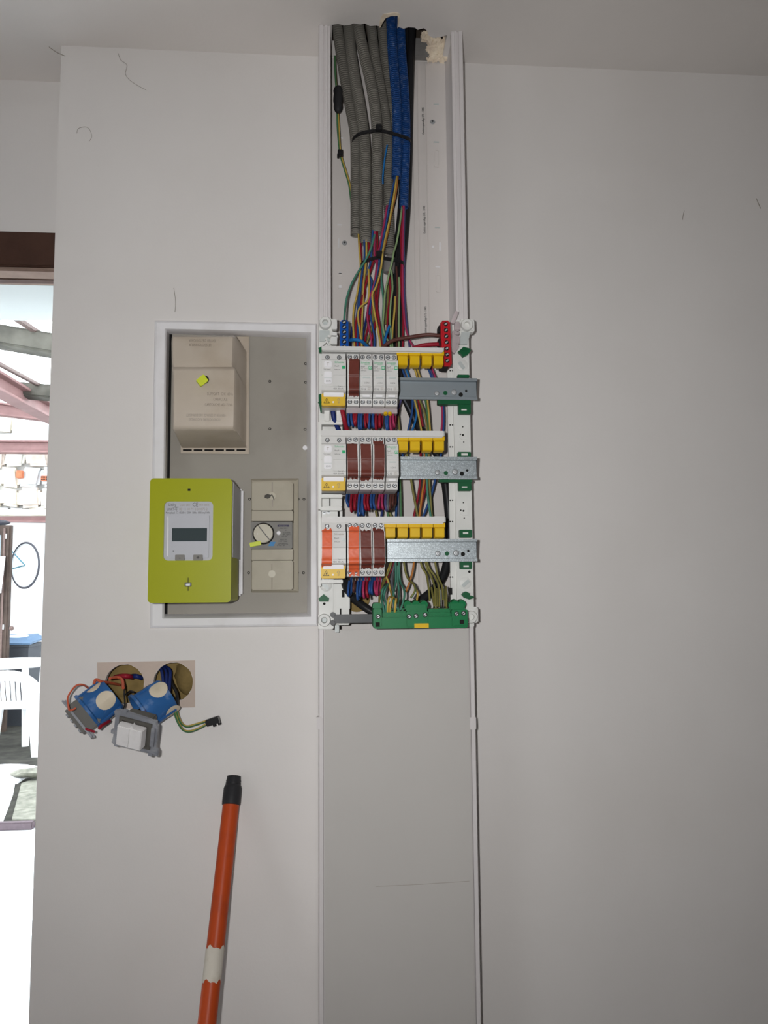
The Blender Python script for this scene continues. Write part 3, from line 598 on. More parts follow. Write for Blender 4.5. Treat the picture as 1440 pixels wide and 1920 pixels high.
# cable ties
def tie(L, r, head, label):
    root = empty('cable_tie', W(*L[len(L)//2]), label, 'cable tie', 'black cable ties')
    P = spline(pxs(L), 6); m = MB()
    R_ = []
    for i, p in enumerate(P):
        R_.append([p+Vector((0, 0.0009, 0.0028)), p+Vector((0, -0.0009, 0.0028)), p+Vector((0, -0.0009, -0.0028)), p+Vector((0, 0.0009, -0.0028))])
    m.rings(R_); m.build('strap', black, root)
    m = MB(); h = W(*head); m.box(h.x-0.005, h.x+0.005, h.y-0.005, h.y+0.003, h.z-0.005, h.z+0.006, 0.0012); m.build('head', black, root)
tie([(660, 272, -.030), (661, 262, -.044), (672, 252, -.058), (690, 247, -.063), (710, 245, -.065), (728, 248, -.064), (745, 253, -.062), (760, 258, -.056), (769, 263, -.046), (770, 276, -.034)], .0028, (710, 241, -.068), 'black cable tie around the conduits, upper of the two')
tie([(675, 507, -.024), (676, 497, -.050), (684, 490, -.062), (698, 485, -.067), (712, 483, -.069), (730, 486, -.067), (745, 489, -.062), (757, 494, -.052), (759, 506, -.030)], .0028, (711, 478, -.070), 'black cable tie around the loose wires, lower of the two')

# earth wire down the left side with connectors
wire([(628, 105, -.030), (629, 140, -.034), (631, 170, -.036)], 0.0018, 'gy', 'green-yellow wire entering the black insulated joint from above')
wire([(632, 205, -.034), (633, 240, -.03), (637, 285, -.028), (645, 315, -.024), (654, 345, -.020), (658, 375, -.016), (661, 400, -.012)], 0.0016, 'gy', 'thicker of the two long green-yellow wires left of the conduits', group='earth wires left of the conduits')
wire([(634, 205, -.036), (636, 240, -.032), (639, 285, -.030), (648, 318, -.026), (656, 345, -.022), (660, 372, -.018), (663, 400, -.014)], 0.0013, 'yo', 'thinner of the two long green-yellow wires left of the conduits', group='earth wires left of the conduits')
jr = empty('wire_joint', W(634, 210, -.035), 'black taped wire joint at the top left inside the trunking', 'wire joint')
m = MB(); m.tube(spline(pxs([(633, 163, -.040), (634, 170, -.040), (634, 190, -.040), (634, 205, -.039), (635, 212, -.038)]), 3), 0.007, 12, [0.005, 0.0062, 0.0068, 0.0084, 0.0074, 0.0082, 0.0085, 0.0072, 0.0076, 0.0070, 0.0060, 0.0044, 0.003][:13]); m.build('tape_wrap', rubber, jr)
cr_ = empty('wire_connector', W(638, 292, -.03), 'small black connector on the left green-yellow wire', 'connector')
m = MB(); boxpx(m, 633, 279, 643, 291, -.035, -.027, 0.001); m.build('housing', black, cr_)
m = MB(); boxpx(m, 632, 288, 636, 294, -.034, -.028, 0.0006); m.build('clip_foot', black, cr_)

# ------------------------------------------------------------------ wires above the top row
GN = {'R': 'red', 'B': 'blue', 'P': 'pink', 'V': 'violet', 'N': 'brown', 'O': 'orange', 'K': 'black', 'C': 'bright blue', 'D': 'dark blue', 'W': 'grey', 'gy': 'green-yellow', 'yo': 'yellow', 'tg': 'teal green', 'og': 'olive', 'lg': 'pale green', 'go': 'green', 'yg': 'yellow'}
REPS = {}
def grp(c, where, L, r=0.0017, y=None):
    o = wire(L, r, c, '%s wire %s' % (GN[c], where), '%s wires %s' % (GN[c], where), y); REPS.setdefault((GN[c], where), []).append((L[-1][0], o))
UPW = 'in the bundle above the top breaker row'
for c, y, L in [
    ('yo', -.048, [(672, 436, -.034), (674, 470), (676, 500), (673, 530), (669, 555), (664, 575), (662, 600), (663, 625), (665, 652)]),
    ('R', -.044, [(676, 455), (677, 490), (677, 505), (681, 530), (684, 548), (678, 572), (668, 600), (667, 625), (668, 652)]),
    ('B', -.050, [(683, 450), (683, 485), (679, 510), (676, 540), (674, 560), (672, 600), (670, 652)]),
    ('yg', -.050, [(687, 450), (687, 485), (685, 505), (682, 530), (681, 556), (679, 600), (678, 652)]),
    ('R', -.047, [(691, 450), (692, 478), (694, 500), (688, 522), (683, 542), (677, 570), (676, 600), (674, 652)]),
    ('B', -.052, [(699, 432), (697, 468), (694, 495), (690, 512), (697, 528), (694, 548), (693, 575), (695, 595), (699, 615), (702, 632), (702, 652)]),
    ('P', -.055, [(703, 434), (702, 478), (707, 497), (706, 515), (700, 537), (691, 570), (689, 595), (692, 615), (696, 635), (697, 652)]),
    ('R', -.050, [(707, 434), (707, 470), (699, 495), (693, 512), (687, 530), (682, 548), (676, 590)]),
    ('P', -.050, [(726, 385), (720, 420), (713, 455), (709, 475), (706, 500), (703, 525), (698, 560), (694, 600)]),
    ('B', -.055, [(741, 333, -.046), (731, 380), (724, 420), (716, 460), (712, 480), (710, 500), (703, 528), (696, 560), (693, 590)]),
    ('yo', -.060, [(744, 331, -.046), (739, 365), (731, 410), (723, 445), (718, 470, -.070), (717, 483, -.0735), (715, 498, -.070), (711, 520), (704, 540), (698, 554), (702, 585), (707, 610), (711, 632), (714, 652)]),
    ('O', -.056, [(746, 331, -.044), (742, 362), (735, 395), (728, 430), (719, 470)]),
    ('lg', -.058, [(754, 386, -.040), (749, 425), (743, 458), (738, 474, -.066), (736, 488, -.0705), (732, 503, -.066), (727, 525), (722, 550), (720, 580), (718, 610), (722, 630), (730, 642), (733, 652)]),
    ('R', -.042, [(755, 386), (752, 440), (753, 490), (752, 530), (754, 565), (756, 600), (755, 652)]),
    ('P', -.046, [(757, 386), (755, 470), (755, 530), (757, 580), (760, 612), (768, 638), (777, 652)]),
    ('V', -.040, [(759, 386), (757, 450), (758, 500), (758, 545), (761, 590), (765, 630), (768, 652)]),
    ('tg', -.046, [(716, 505), (715, 522), (717, 545), (719, 565), (718, 590), (717, 620), (720, 652)]),
    ('lg', -.044, [(734, 505), (736, 540), (733, 565), (731, 600), (734, 630), (736, 652)]),
    ('yo', -.040, [(741, 556), (740, 575), (738, 600), (736, 620), (735, 652)]),
    ('R', -.036, [(729, 510), (732, 550), (728, 580), (726, 612), (727, 652)]),
    ('lg', -.046, [(748, 520), (749, 545), (748, 590), (748, 652)]),
    ('R', -.046, [(712, 500), (711, 530), (707, 570), (710, 600), (714, 625), (716, 652)]),
    ('R', -.042, [(704, 520), (704, 552), (706, 590), (701, 618), (697, 640), (695, 652)]),
    ('og', -.046, [(703, 528), (699, 570), (699, 600), (694, 625), (687, 645), (684, 652)]),
    ('R', -.042, [(693, 570), (690, 610), (685, 635), (683, 652)]),
    ('D', -.046, [(690, 580), (686, 600), (681, 625), (679, 652)]),
    ('yo', -.054, [(691, 505), (692, 540), (690, 563), (681, 571), (673, 580), (671, 595), (674, 615), (677, 635), (679, 652)]),
    ('og', -.030, [(728, 535), (727, 565), (724, 600), (722, 608)]),
    ('W', -.036, [(738, 535), (733, 570), (731, 610), (733, 652)]),
    ('D', -.040, [(661, 612), (658, 630), (657, 652)]),
    ('O', -.042, [(686, 452), (684, 500), (683, 520)]),
    ('N', -.030, [(743, 500), (745, 540), (743, 600), (744, 652)]),
    ('B', -.036, [(675, 540), (671, 575), (667, 610), (665, 652)])]:
    grp(c, UPW, L, y=y)
wire([(704, 432, -.052), (699, 455, -.06), (692, 475, -.064), (686, 487, -.064), (679, 498, -.064), (671, 511, -.066), (660, 531, -.075), (651, 556, -.085), (647, 580, -.10), (645, 604, -.118)], 0.0018, 'gl' if False else 'tg', 'green wire arching left down into the blue terminal strip')
wire([(726, 272, -.058), (721, 300, -.058), (718, 330, -.054), (718, 345, -.05)], 0.0014, 'C', 'short bright blue wire end lying on the grey conduits')
wire([(730, 611, -.062), (726, 622, -.064), (722, 636, -.066), (720, 654, -.07)], 0.0022, 'C', 'short bright blue cut wire end standing above the comb bar')
wire([(741, 558, -.05), (741, 575, -.05), (739, 600, -.05)], 0.0009, 'y', 'thin bare pale wire end in front of the black cable')
wire([(656, 638, -.118), (666, 637, -.125), (676, 639, -.125), (684, 645, -.115), (693, 655, -.10)], 0.0027, 'C', 'thick bright blue wire leaving the blue terminal strip')
wire([(717, 652, -.10), (728, 643, -.10), (742, 637, -.105), (770, 632, -.112), (797, 628, -.118), (812, 628, -.12), (828, 630, -.12)], 0.0030, 'N', 'thick dark brown wire running to the red terminal strip')
wire([(772, 654, -.11), (790, 648, -.118), (808, 646, -.12), (832, 645, -.12)], 0.0033, 'R', 'thick red wire running to the red terminal strip')

# ------------------------------------------------------------------ chassis of the switchboard
YC = -0.083
ch = empty('board_chassis', W(745, 1180, YC), 'white switchboard chassis clipped onto the trunking', 'chassis')
m = MB(); boxpx(m, 853, 600, 884, 1176, YC-0.012, YC, 0.0012); m.build('upright', chas, ch)
m = MB(); boxpx(m, 842, 690, 854, 1130, YC-0.006, YC, 0.0008); m.build('upright_flange', chas, ch)
m = MB(); boxpx(m, 598, 600, 625, 1180, YC-0.012, YC, 0.0012); m.build('upright', chas, ch)
m = MB(); boxpx(m, 625, 1095, 655, 1172, YC-0.008, YC+0.01, 0.001); boxpx(m, 652, 1120, 656, 1142, YC-0.009, YC, 0.0005); m.build('lower_plate', chas, ch)
for a0, b0, a1, b1 in ((641, 1106, 646, 1120), (637, 1141, 640, 1152), (842, 1102, 848, 1115)):
    m = MB(); boxpx(m, a0, b0, a1, b1, YC-0.0086 if a0 < 800 else YC-0.0066, YC); m.build('slot', hole, ch)
def boss(a, b, y=YC-0.022):
    p = W(a, b, y); m = MB(); m.lathe([(0, 0.008), (0.0042, 0.008), (0.0048, 0.0), (0.0088, 0.0), (0.0098, 0.002), (0.0098, 0.012), (0.0, 0.012)], p, Vector((0, 1, 0)), 24); o = m.build('screw_boss', chas, ch)
    m = MB(); m.cyl(p+Vector((0, 0.007, 0)), p+Vector((0, 0.009, 0)), 0.0036, n=14); m.build('boss_bore', chas_sh, o)
    return o
for a, b in ((610, 604), (876, 608), (608, 1163), (884, 1157)): boss(a, b)
for r_ in ((599, 596, 622, 615, YC-0.014, YC, 0.001), (862, 598, 890, 622, YC-0.016, YC, 0.002), (597, 1152, 619, 1180, YC-0.014, YC, 0.001), (872, 1138, 897, 1168, YC-0.016, YC, 0.002)):
    m = MB(); boxpx(m, *r_); m.build('corner_pad', chas, ch)
m = MB(); boxpx(m, 599, 619, 618, 640, YC-0.016, YC, 0.0008)
c = [W(866, 622, YC-.016), W(882, 622, YC-.016), W(876, 646, YC-.016), W(860, 646, YC-.016)]; m.prism([(v.x, v.z) for v in c], XZ(YC-0.016), Vector((0, 0.004, 0))); m.build('web_plate', chas_sh, ch)
# terminal holders (transparent clips)
m = MB()
for a0, b0, a1, b1 in ((622, 598, 632, 617), (620, 622, 632, 645), (614, 628, 634, 632)): boxpx(m, a0, b0, a1, b1, YC-0.024, YC-0.012, 0.001)
m.obox(W(614, 643, YC-.02), Vector((.003, 0, -.006)), Vector((.001, 0, .0005)), Vector((0, .004, 0))); m.obox(W(607, 646, YC-.02), Vector((.004, 0, .004)), Vector((.0008, 0, -.0008)), Vector((0, .004, 0)))
m.build('terminal_clip', chas, ch)
m = MB()
m.obox(W(852, 596, YC-.022), Vector((.004, 0, .010)), Vector((.003, 0, -.001)), Vector((0, .004, 0)), .0008)
m.obox(W(851, 640, YC-.022), Vector((.001, 0, .016)), Vector((.0035, 0, 0)), Vector((0, .005, 0)), .0008)
m.obox(W(853, 655, YC-.022), Vector((.004, 0, .006)), Vector((.003, 0, -.002)), Vector((0, .004, 0)), .0008)
for b in (611, 637): boxpx(m, 853, b-9, 863, b+9, YC-0.026, YC-0.014, 0.002)
boxpx(m, 852, 622, 862, 627, YC-0.03, YC-0.014, 0.0008)
m.build('terminal_clip', clearp, ch)
def dial(a, b, ang):
    p = W(a, b, YC-0.012); m = MB(); m.lathe([(0, 0), (0.0092, 0), (0.0092, 0.0012), (0.0085, 0.0016), (0, 0.0016)], p, Vector((0, -1, 0)), 30); o = m.build('dial', chas, ch)
    d = Vector((cos(radians(ang)), 0, sin(radians(ang)))); q = Vector((-d.z, 0, d.x)); m = MB(); m.obox(p+Vector((0, -0.0022, 0))-q*0.001, d*0.0068, q*0.0028, Vector((0, 0.0014, 0)), .0008); m.build('dial_grip', chas_sh, o)
dial(866, 685, -55); dial(872, 1093, 40); dial(611, 1098, -45)
def knock(a, b):
    p = W(a, b, YC-0.0122); m = MB(); P = [(p.x+0.0055, p.z-0.0075), (p.x+0.0055, p.z+0.0075), (p.x-0.002, p.z+0.0075)]+[(p.x-0.002-0.0062*sin(pi*k/8), p.z+0.0075*cos(pi*k/8)) for k in range(1, 8)]+[(p.x-0.002, p.z-0.0075)]
    m.prism(P, XZ(p.y), Vector((0, -0.0018, 0))); o = m.build('knockout_tab', chas, ch)
    m = MB()
    for dx, dz, r in ((-0.002, 0, .0016), (-0.0062, 0.001, .0012), (-0.002, 0.013, .001), (-0.001, -0.0115, .001)): m.cyl(p+Vector((dx, -0.0017, dz)), p+Vector((dx, -0.0021, dz)), r, n=10)
    m.build('pin_hole', hole, o)
knock(870, 816); knock(871, 958)
m = MB()
for b in (695, 797, 838, 938, 978, 1082):
    for a in (844, 848.5): p = W(a, b, YC-0.0062); m.cyl(p, p+Vector((0, -0.0004, 0)), 0.0012, n=10)
for a, b in ((880, 1072), (608, 1132)): p = W(a, b, YC-0.0124); m.cyl(p, p+Vector((0, -0.0004, 0)), 0.002, n=12)
m.build('pin_hole', hole, ch)
# left cross frames between the rows
for q, r_ in enumerate([(600, 788, 642, 796), (597, 790, 603, 955), (600, 927, 642, 933), (600, 950, 641, 957), (597, 957, 602, 1100), (600, 1087, 643, 1094), (608, 767, 618, 789), (631, 767, 641, 789)]):
    m = MB(); boxpx(m, *r_, (-.128 if q in (1, 4) else -.1268) if q < 6 else -.132, -0.110, 0.0008); m.build('row_bracket', chas, ch)
m = MB(); boxpx(m, 600, 797, 642, 812, -0.100, -0.084); boxpx(m, 598, 933, 641, 950, -0.106, -0.084, .0006); boxpx(m, 602, 957, 642, 970, -0.104, -0.084); m.build('row_back', chas, ch)
m = MB(); boxpx(m, 617.5, 933, 619.5, 949, -0.1064, -0.10); boxpx(m, 633, 957, 637, 970, -0.1044, -0.10); m.build('slot', hole, ch)
for a, b in ((608, 961), (616, 960)):
    p = W(a, b, -0.104); m = MB(); m.lathe([(0, 0), (0.003, 0), (0.003, 0.001), (0, 0.0012)], p, Vector((0, -1, 0)), 14); m.mi = 1; q = p+Vector((0, -0.0013, 0)); m.box(q.x-0.0018, q.x+0.0018, q.y, q.y+0.0003, q.z-0.0004, q.z+0.0004); m.build('bracket_screw', [steel, hole], ch)
# green rail clips: each can be pulled off
def gclip(rects, label, ruff=None):
    a0, b0, a1, b1 = rects[0][:4]; root = empty('rail_clip', W((a0+a1)/2, b1, YC-0.014), label, 'clip', 'green chassis clips')
    for i, r_ in enumerate(rects):
        m = MB(); boxpx(m, *r_[:4], r_[4], YC-0.0122, 0.0008); o = m.build(('clip_body', 'clip_tab', 'clip_tab')[min(i, 2)], dgreen, root)
    return root
def slot(root, a0, b0, a1, b1, y, mt=chas):
    m = MB(); boxpx(m, a0, b0, a1, b1, y-0.0004, y+0.001); m.build('clip_slot', mt, root)
g_ = gclip([(858, 702, 880, 708, -.104)], 'green clip just above the top rail')
g_ = gclip([(821, 748, 883, 758, -.108), (860, 757, 883, 776, -.106)], 'green clip under the right end of the top rail'); slot(g_, 865, 767, 875, 769.5, -.106)
g_ = gclip([(859, 847, 883, 857, -.106)], 'green clip just above the middle rail'); slot(g_, 865, 850, 877, 854, -.106)
g_ = gclip([(823, 899, 886, 904, -.108), (860, 903, 884, 920, -.106)], 'green clip under the right end of the middle rail'); slot(g_, 866, 912, 876, 914.5, -.106)
g_ = gclip([(862, 993, 885, 1008, -.106)], 'green clip just above the bottom rail'); slot(g_, 868, 998, 878, 1001, -.106)
g_ = gclip([(863, 1052, 885, 1067, -.106)], 'green clip under the right end of the bottom rail'); slot(g_, 869, 1060, 879, 1063, -.106)
def plug(poly, label):
    root = empty('chassis_plug', W(poly[0][0], poly[0][1], YC-.016), label, 'plug', 'green chassis plugs')
    m = MB(); m.prism([(W(a, b, YC-.02).x, W(a, b, YC-.02).z) for a, b in poly], XZ(YC-0.020), Vector((0, 0.008, 0))); m.build('plug_body', dgreen, root)
    cx = sum(a for a, b in poly)/len(poly); cy = sum(b for a, b in poly)/len(poly)
    m = MB(); boxpx(m, cx-5, cy-4, cx+4, cy-1.5, YC-0.0215, YC-0.018, 0.0004); m.build('plug_grip', dgreen, root)
plug([(859, 659), (866, 653), (869, 650), (880, 653), (883, 657), (878, 664), (868, 669), (866, 665)], 'green turn plug beside the red terminal strip')
plug([(866, 1115), (869, 1111), (874, 1109), (880, 1112), (881, 1116), (888, 1118), (889, 1121), (880, 1124), (871, 1121)], 'green turn plug above the right end of the earth bar')
plug([(597, 1122), (601, 1119), (607, 1114), (613, 1119), (617, 1121), (616, 1128), (599, 1128)], 'green turn plug at the lower left of the chassis')
plug([(598, 652), (604, 649), (606, 656), (604, 661), (598, 660)], 'green turn plug at the upper left of the chassis')
plug([(597, 740), (602, 738), (603, 765), (606, 772), (601, 773), (598, 755)], 'green tab at the left end of the top row')

# ------------------------------------------------------------------ DIN rails
YR = -0.108
ZR = [W(800, 729.5, YR-.005).z, W(800, 878, YR-.005).z, W(800, 1032, YR-.005).z]
def din(i, mt, label):
    z = ZR[i]; xa, xb = W(606, 900, YR).x, W(893, (730, 878, 1032)[i], YR).x
    root = empty('din_rail', ((xa+xb)/2, YR, z-0.0175), label, 'rail', 'metal mounting rails')
    t = 0.0012; f = YR-0.0082
    P = [(f, .0175), (f, .0132), (f+.0012, .0126), (YR-t, .0128), (YR-t, -.0122), (f+.001, -.0124), (f, -.0130), (f, -.0175), (f+t, -.0175), (f+t, -.0135), (YR, -.0125), (YR, .0125), (f+t, .0135), (f+t, .0175)]
    m = MB(); m.prism([(a, z+b) for a, b in P], lambda a, b: Vector((xa, a, b)), Vector((xb-xa, 0, 0))); m.build('profile', mt, root, 30)
    k = ((819, 738), (835, 737), (851, 736), (864, 740), (874, 733)) if i == 0 else (((820, 886), (836, 887), (853, 885), (866, 888), (876, 882)) if i == 1 else ((821, 1038), (838, 1038), (855, 1037), (868, 1039), (878, 1033)))
    for j, (a, b) in enumerate(k):
        p = W(a, b, YR-t); m = MB()
        if j in (0, 2):
            r = 0.0042 if j == 0 else 0.0048; m.lathe([(0, 0), (r, 0), (r, 0.0010), (r*0.75, 0.0024), (r*0.45, 0.0026), (r*0.35, 0.0018), (0, 0.0018)], p, Vector((0, -1, 0)), 18); m.build('rivet' if j == 0 else 'rail_screw', steel, root)
        else:
            m.cyl(p, p+Vector((0, -0.0003, 0)), 0.0034 if j < 4 else 0.002, n=16); m.build('rail_hole', dgreen if j == 1 else hole, root)
    return root
din(0, rail1, 'smooth grey metal rail in the top row'); din(1, rail2, 'spangled galvanised rail in the middle row'); din(2, rail2, 'longest exposed galvanised rail in the bottom row')

# ------------------------------------------------------------------ circuit breakers
MW = 0.0181
BP = [(.0405, 0.004), (.0405, -.040), (.040, -.045), (.0262, -.047), (.0258, -.062), (.0245, -.064), (.002, -.0658), (.001, -.0648), (-.0145, -.0648), (-.0155, -.0658), (-.0208, -.0658), (-.0222, -.064), (-.0238, -.054), (-.0288, -.0515), (-.0292, -.047), (-.0395, -.045), (-.0405, -.040), (-.0405, 0.004)]
def screw_mesh():
    m = MB(); m.lathe([(0, 0), (0.0033, 0), (0.0033, 0.0003), (0, 0.0003)], Vector((0, 0, 0)), Vector((0, -1, 0)), 16)
    m.mi = 1; m.lathe([(0, 0.0003), (0.0026, 0.0003), (0.0026, 0.0006), (0.0022, 0.0009), (0, 0.0009)], Vector((0, 0, 0)), Vector((0, -1, 0)), 14)
    m.mi = 0; m.obox(Vector((0, -0.0009, 0)), Vector((.0017, 0, .0012)), Vector((-.0003, 0, .0004)), Vector((0, .0002, 0)))
    return m
screw0 = screw_mesh().build('terminal_screw', [hole, steel]); 
def screws(root, L):
    for x, y, z in L:
        c = screw0.copy(); COL.objects.link(c); c.parent = root; c.location = (x, y, z); c.rotation_euler = (0, random.uniform(0, 6.28), 0)
FX = YR-0.0085
def breaker_proto(rating):
    r = empty('circuit_breaker', (0, 0, 0))
    h = MW/2-0.0002
    m = MB(); m.prism([(b, a) for a, b in BP], lambda y, z: Vector((-h, y, z)), Vector((2*h, 0, 0))); m.build('body', brk, r, 30, local=True)
    if rating:
        m = MB(); m.box(-.0066, .0066, -.0672, -.0640, -.0142, -.0040, .0006); tg = m.build('toggle', brk, r, local=True)
        text('I.ON', .0034, (-.0036, -.0674, -.0112), ink, tg, local=True, sx=1.1)
        m = MB(); m.box(-.0052, .0052, -.0662, -.0655, -.0026, -.0006, 0); m.build('window_slot', chas_sh, r, local=True)
        m = MB(); m.box(-.0052, .0052, -.0545, -.0525, -.0280, -.0250, .0003); m.build('label_holder', trim_white, r, local=True)
        m = MB(); m.box(-.0056, .0056, -.0543, -.0523, -.0284, -.0280); m.build('holder_edge', chas_sh, r, local=True)
        text('Schneider', .0040, (-.0082, -.0651, .0198), ink_green, r, 'brand_lettering', local=True, sx=0.9)
        text('Electric', .0024, (-.0025, -.0652, .0176), ink_green, r, 'brand_lettering', local=True)
        text('Resi9', .0030, (-.0080, -.0654, .0138), ink, r, local=True, sx=0.9); text('XE 16/10', .0026, (-.0080, -.0656, .0110), ink_pale, r, local=True); text('R9PFC616', .0019, (-.0080, -.0657, .0080), ink, r, local=True)
        m = MB(); m.box(.0034, .0080, -.0662, -.0648, .0108, .0154, 0); sq = m.build('green_badge', ink_green, r, local=True)
        m = MB(); m.slab([(.0042, .0117), (.0072, .0117), (.0072, .0146), (.0042, .0146)], [[(.0049, .0123), (.0049, .0140), (.0065, .0140), (.0065, .0123)]], XZ(-.0664), Vector((0, .0003, 0))); m.build('badge_mark', trim_white, sq, local=True)
        text(rating, .0042, (-.0080, -.0660, -.0202), ink, r, local=True); text('230V~', .0022, (.0016, -.0660, -.0178), ink_pale, r, local=True); text('4500 3', .0022, (.0016, -.0660, -.0202), ink_pale, r, local=True)
        text('1', .0026, (.0072, -.0658, .0040), ink, r, local=True)
    screws(r, [(-.0046, -.0463, .0350), (.0044, -.0463, .0350), (-.0046, -.0463, -.0338), (.0044, -.0463, -.0338)])
    return r
P16, P10, P00 = breaker_proto('C16'), breaker_proto('C10'), breaker_proto('')
used = set()
def place(proto, px, py, row_, label, group):
    o = proto if proto.name not in used else copy_tree(proto)
    used.add(proto.name)
    o.location = (W(px, py, -0.155).x, FX, ZR[row_]); return tag(o, label, 'breaker', group)
TAPES = []
def tape(*a, **k): TAPES.append((a, k))
def tape_(root, mt, za, zb, w, seed, dx=0.0, name='tape_strip', y_off=0.0, tear=0.0016):
    rnd = random.Random(seed); prof_ = [(a, b) for a, b in BP if b < -.044]
    pts = []
    for i in range(len(prof_)-1):
        (a0, b0), (a1, b1) = prof_[i], prof_[i+1]; n = max(2, int(math.hypot(a1-a0, b1-b0)/0.0018))
        for k in range(n): pts.append((a0+(a1-a0)*k/n, b0+(b1-b0)*k/n))
    pts = [p for p in pts if zb <= p[0] <= za]; R_ = []; N = 8
    # pull the tape into a smooth bridge over the steps
    ys = [p[1] for p in pts]
    for _ in range(3): ys = [min(ys[i], (ys[max(i-1, 0)]+ys[min(i+1, len(ys)-1)])/2) for i in range(len(ys))]
    e0 = [rnd.uniform(-tear, tear) for _ in range(N+1)]; e1 = [rnd.uniform(-tear, tear) for _ in range(N+1)]
    for i, (z, _) in enumerate(pts):
        f = i/(len(pts)-1); wob = rnd.uniform(-.00008, .00008)+.0005*sin(f*5+seed); L_ = []
        for k in range(N+1):
            x = dx + w*(k/N-0.5) + wob; zz = z + (e0[k] if i < 2 else 0) + (e1[k] if i > len(pts)-3 else 0)
            L_.append(Vector((x, ys[i]-0.0008-y_off+rnd.uniform(-.00012, .00012), zz)))
        R_.append(L_)
    m = MB(); m.rings(R_, False, False, closed=False); m.rings([[v+Vector((0, .0005, 0)) for v in L_] for L_ in R_], False, False, closed=False)
    o = m.build(name, mt, root, 60, local=True); return o
BX = [661.5, 685.3, 709.0, 732.7]
b = place(P00, BX[0], 712, 0, 'brown-taped white breaker at the left of the top row', 'breakers'); tape(b, tape_brown, .0335, -.0285, .0150, 1, .0012)
place(P16, BX[1], 712, 0, 'white C16 breaker next to the brown-taped one in the top row', 'breakers')
place(P16, BX[2], 712, 0, 'white C16 breaker in the top row, between two bare breakers', 'breakers')
place(P10, BX[3], 712, 0, 'white C10 breaker in the top row beside the yellow caps', 'breakers')
for i, (za, zb) in enumerate(((.0290, -.0270), (.0290, -.0285), (.0355, -.0265))):
    b = place(P00, BX[i]+(-.5), 872, 1, 'brown-taped white breaker in the middle row, %s' % ('next to the residual device', 'between two other taped breakers', 'beside the bare C10 breaker')[i], 'breakers'); tape(b, tape_brown, za, zb, .0150, 10+i, -.001+.0006*i)
place(P10, BX[3]+.6, 872, 1, 'only untaped white C10 breaker in the middle row', 'breakers')
b = place(P00, BX[0], 1035, 2, 'orange-taped white breaker in the bottom row', 'breakers')
tape(b, tape_orange, .0345, -.0395, .0150, 21, .001, tear=.003)
b = place(P00, BX[1]-.3, 1035, 2, 'brown-taped white breaker beside the orange-taped one in the bottom row', 'breakers'); tape(b, tape_brown, .0300, -.0290, .0150, 22, .0)
b = place(P00, BX[2]-.3, 1035, 2, 'brown-taped white breaker beside the yellow caps in the bottom row', 'breakers'); tape(b, tape_brown, .0320, -.0285, .0155, 23, .0)

for a_, k_ in TAPES: tape_(*a_, **k_)
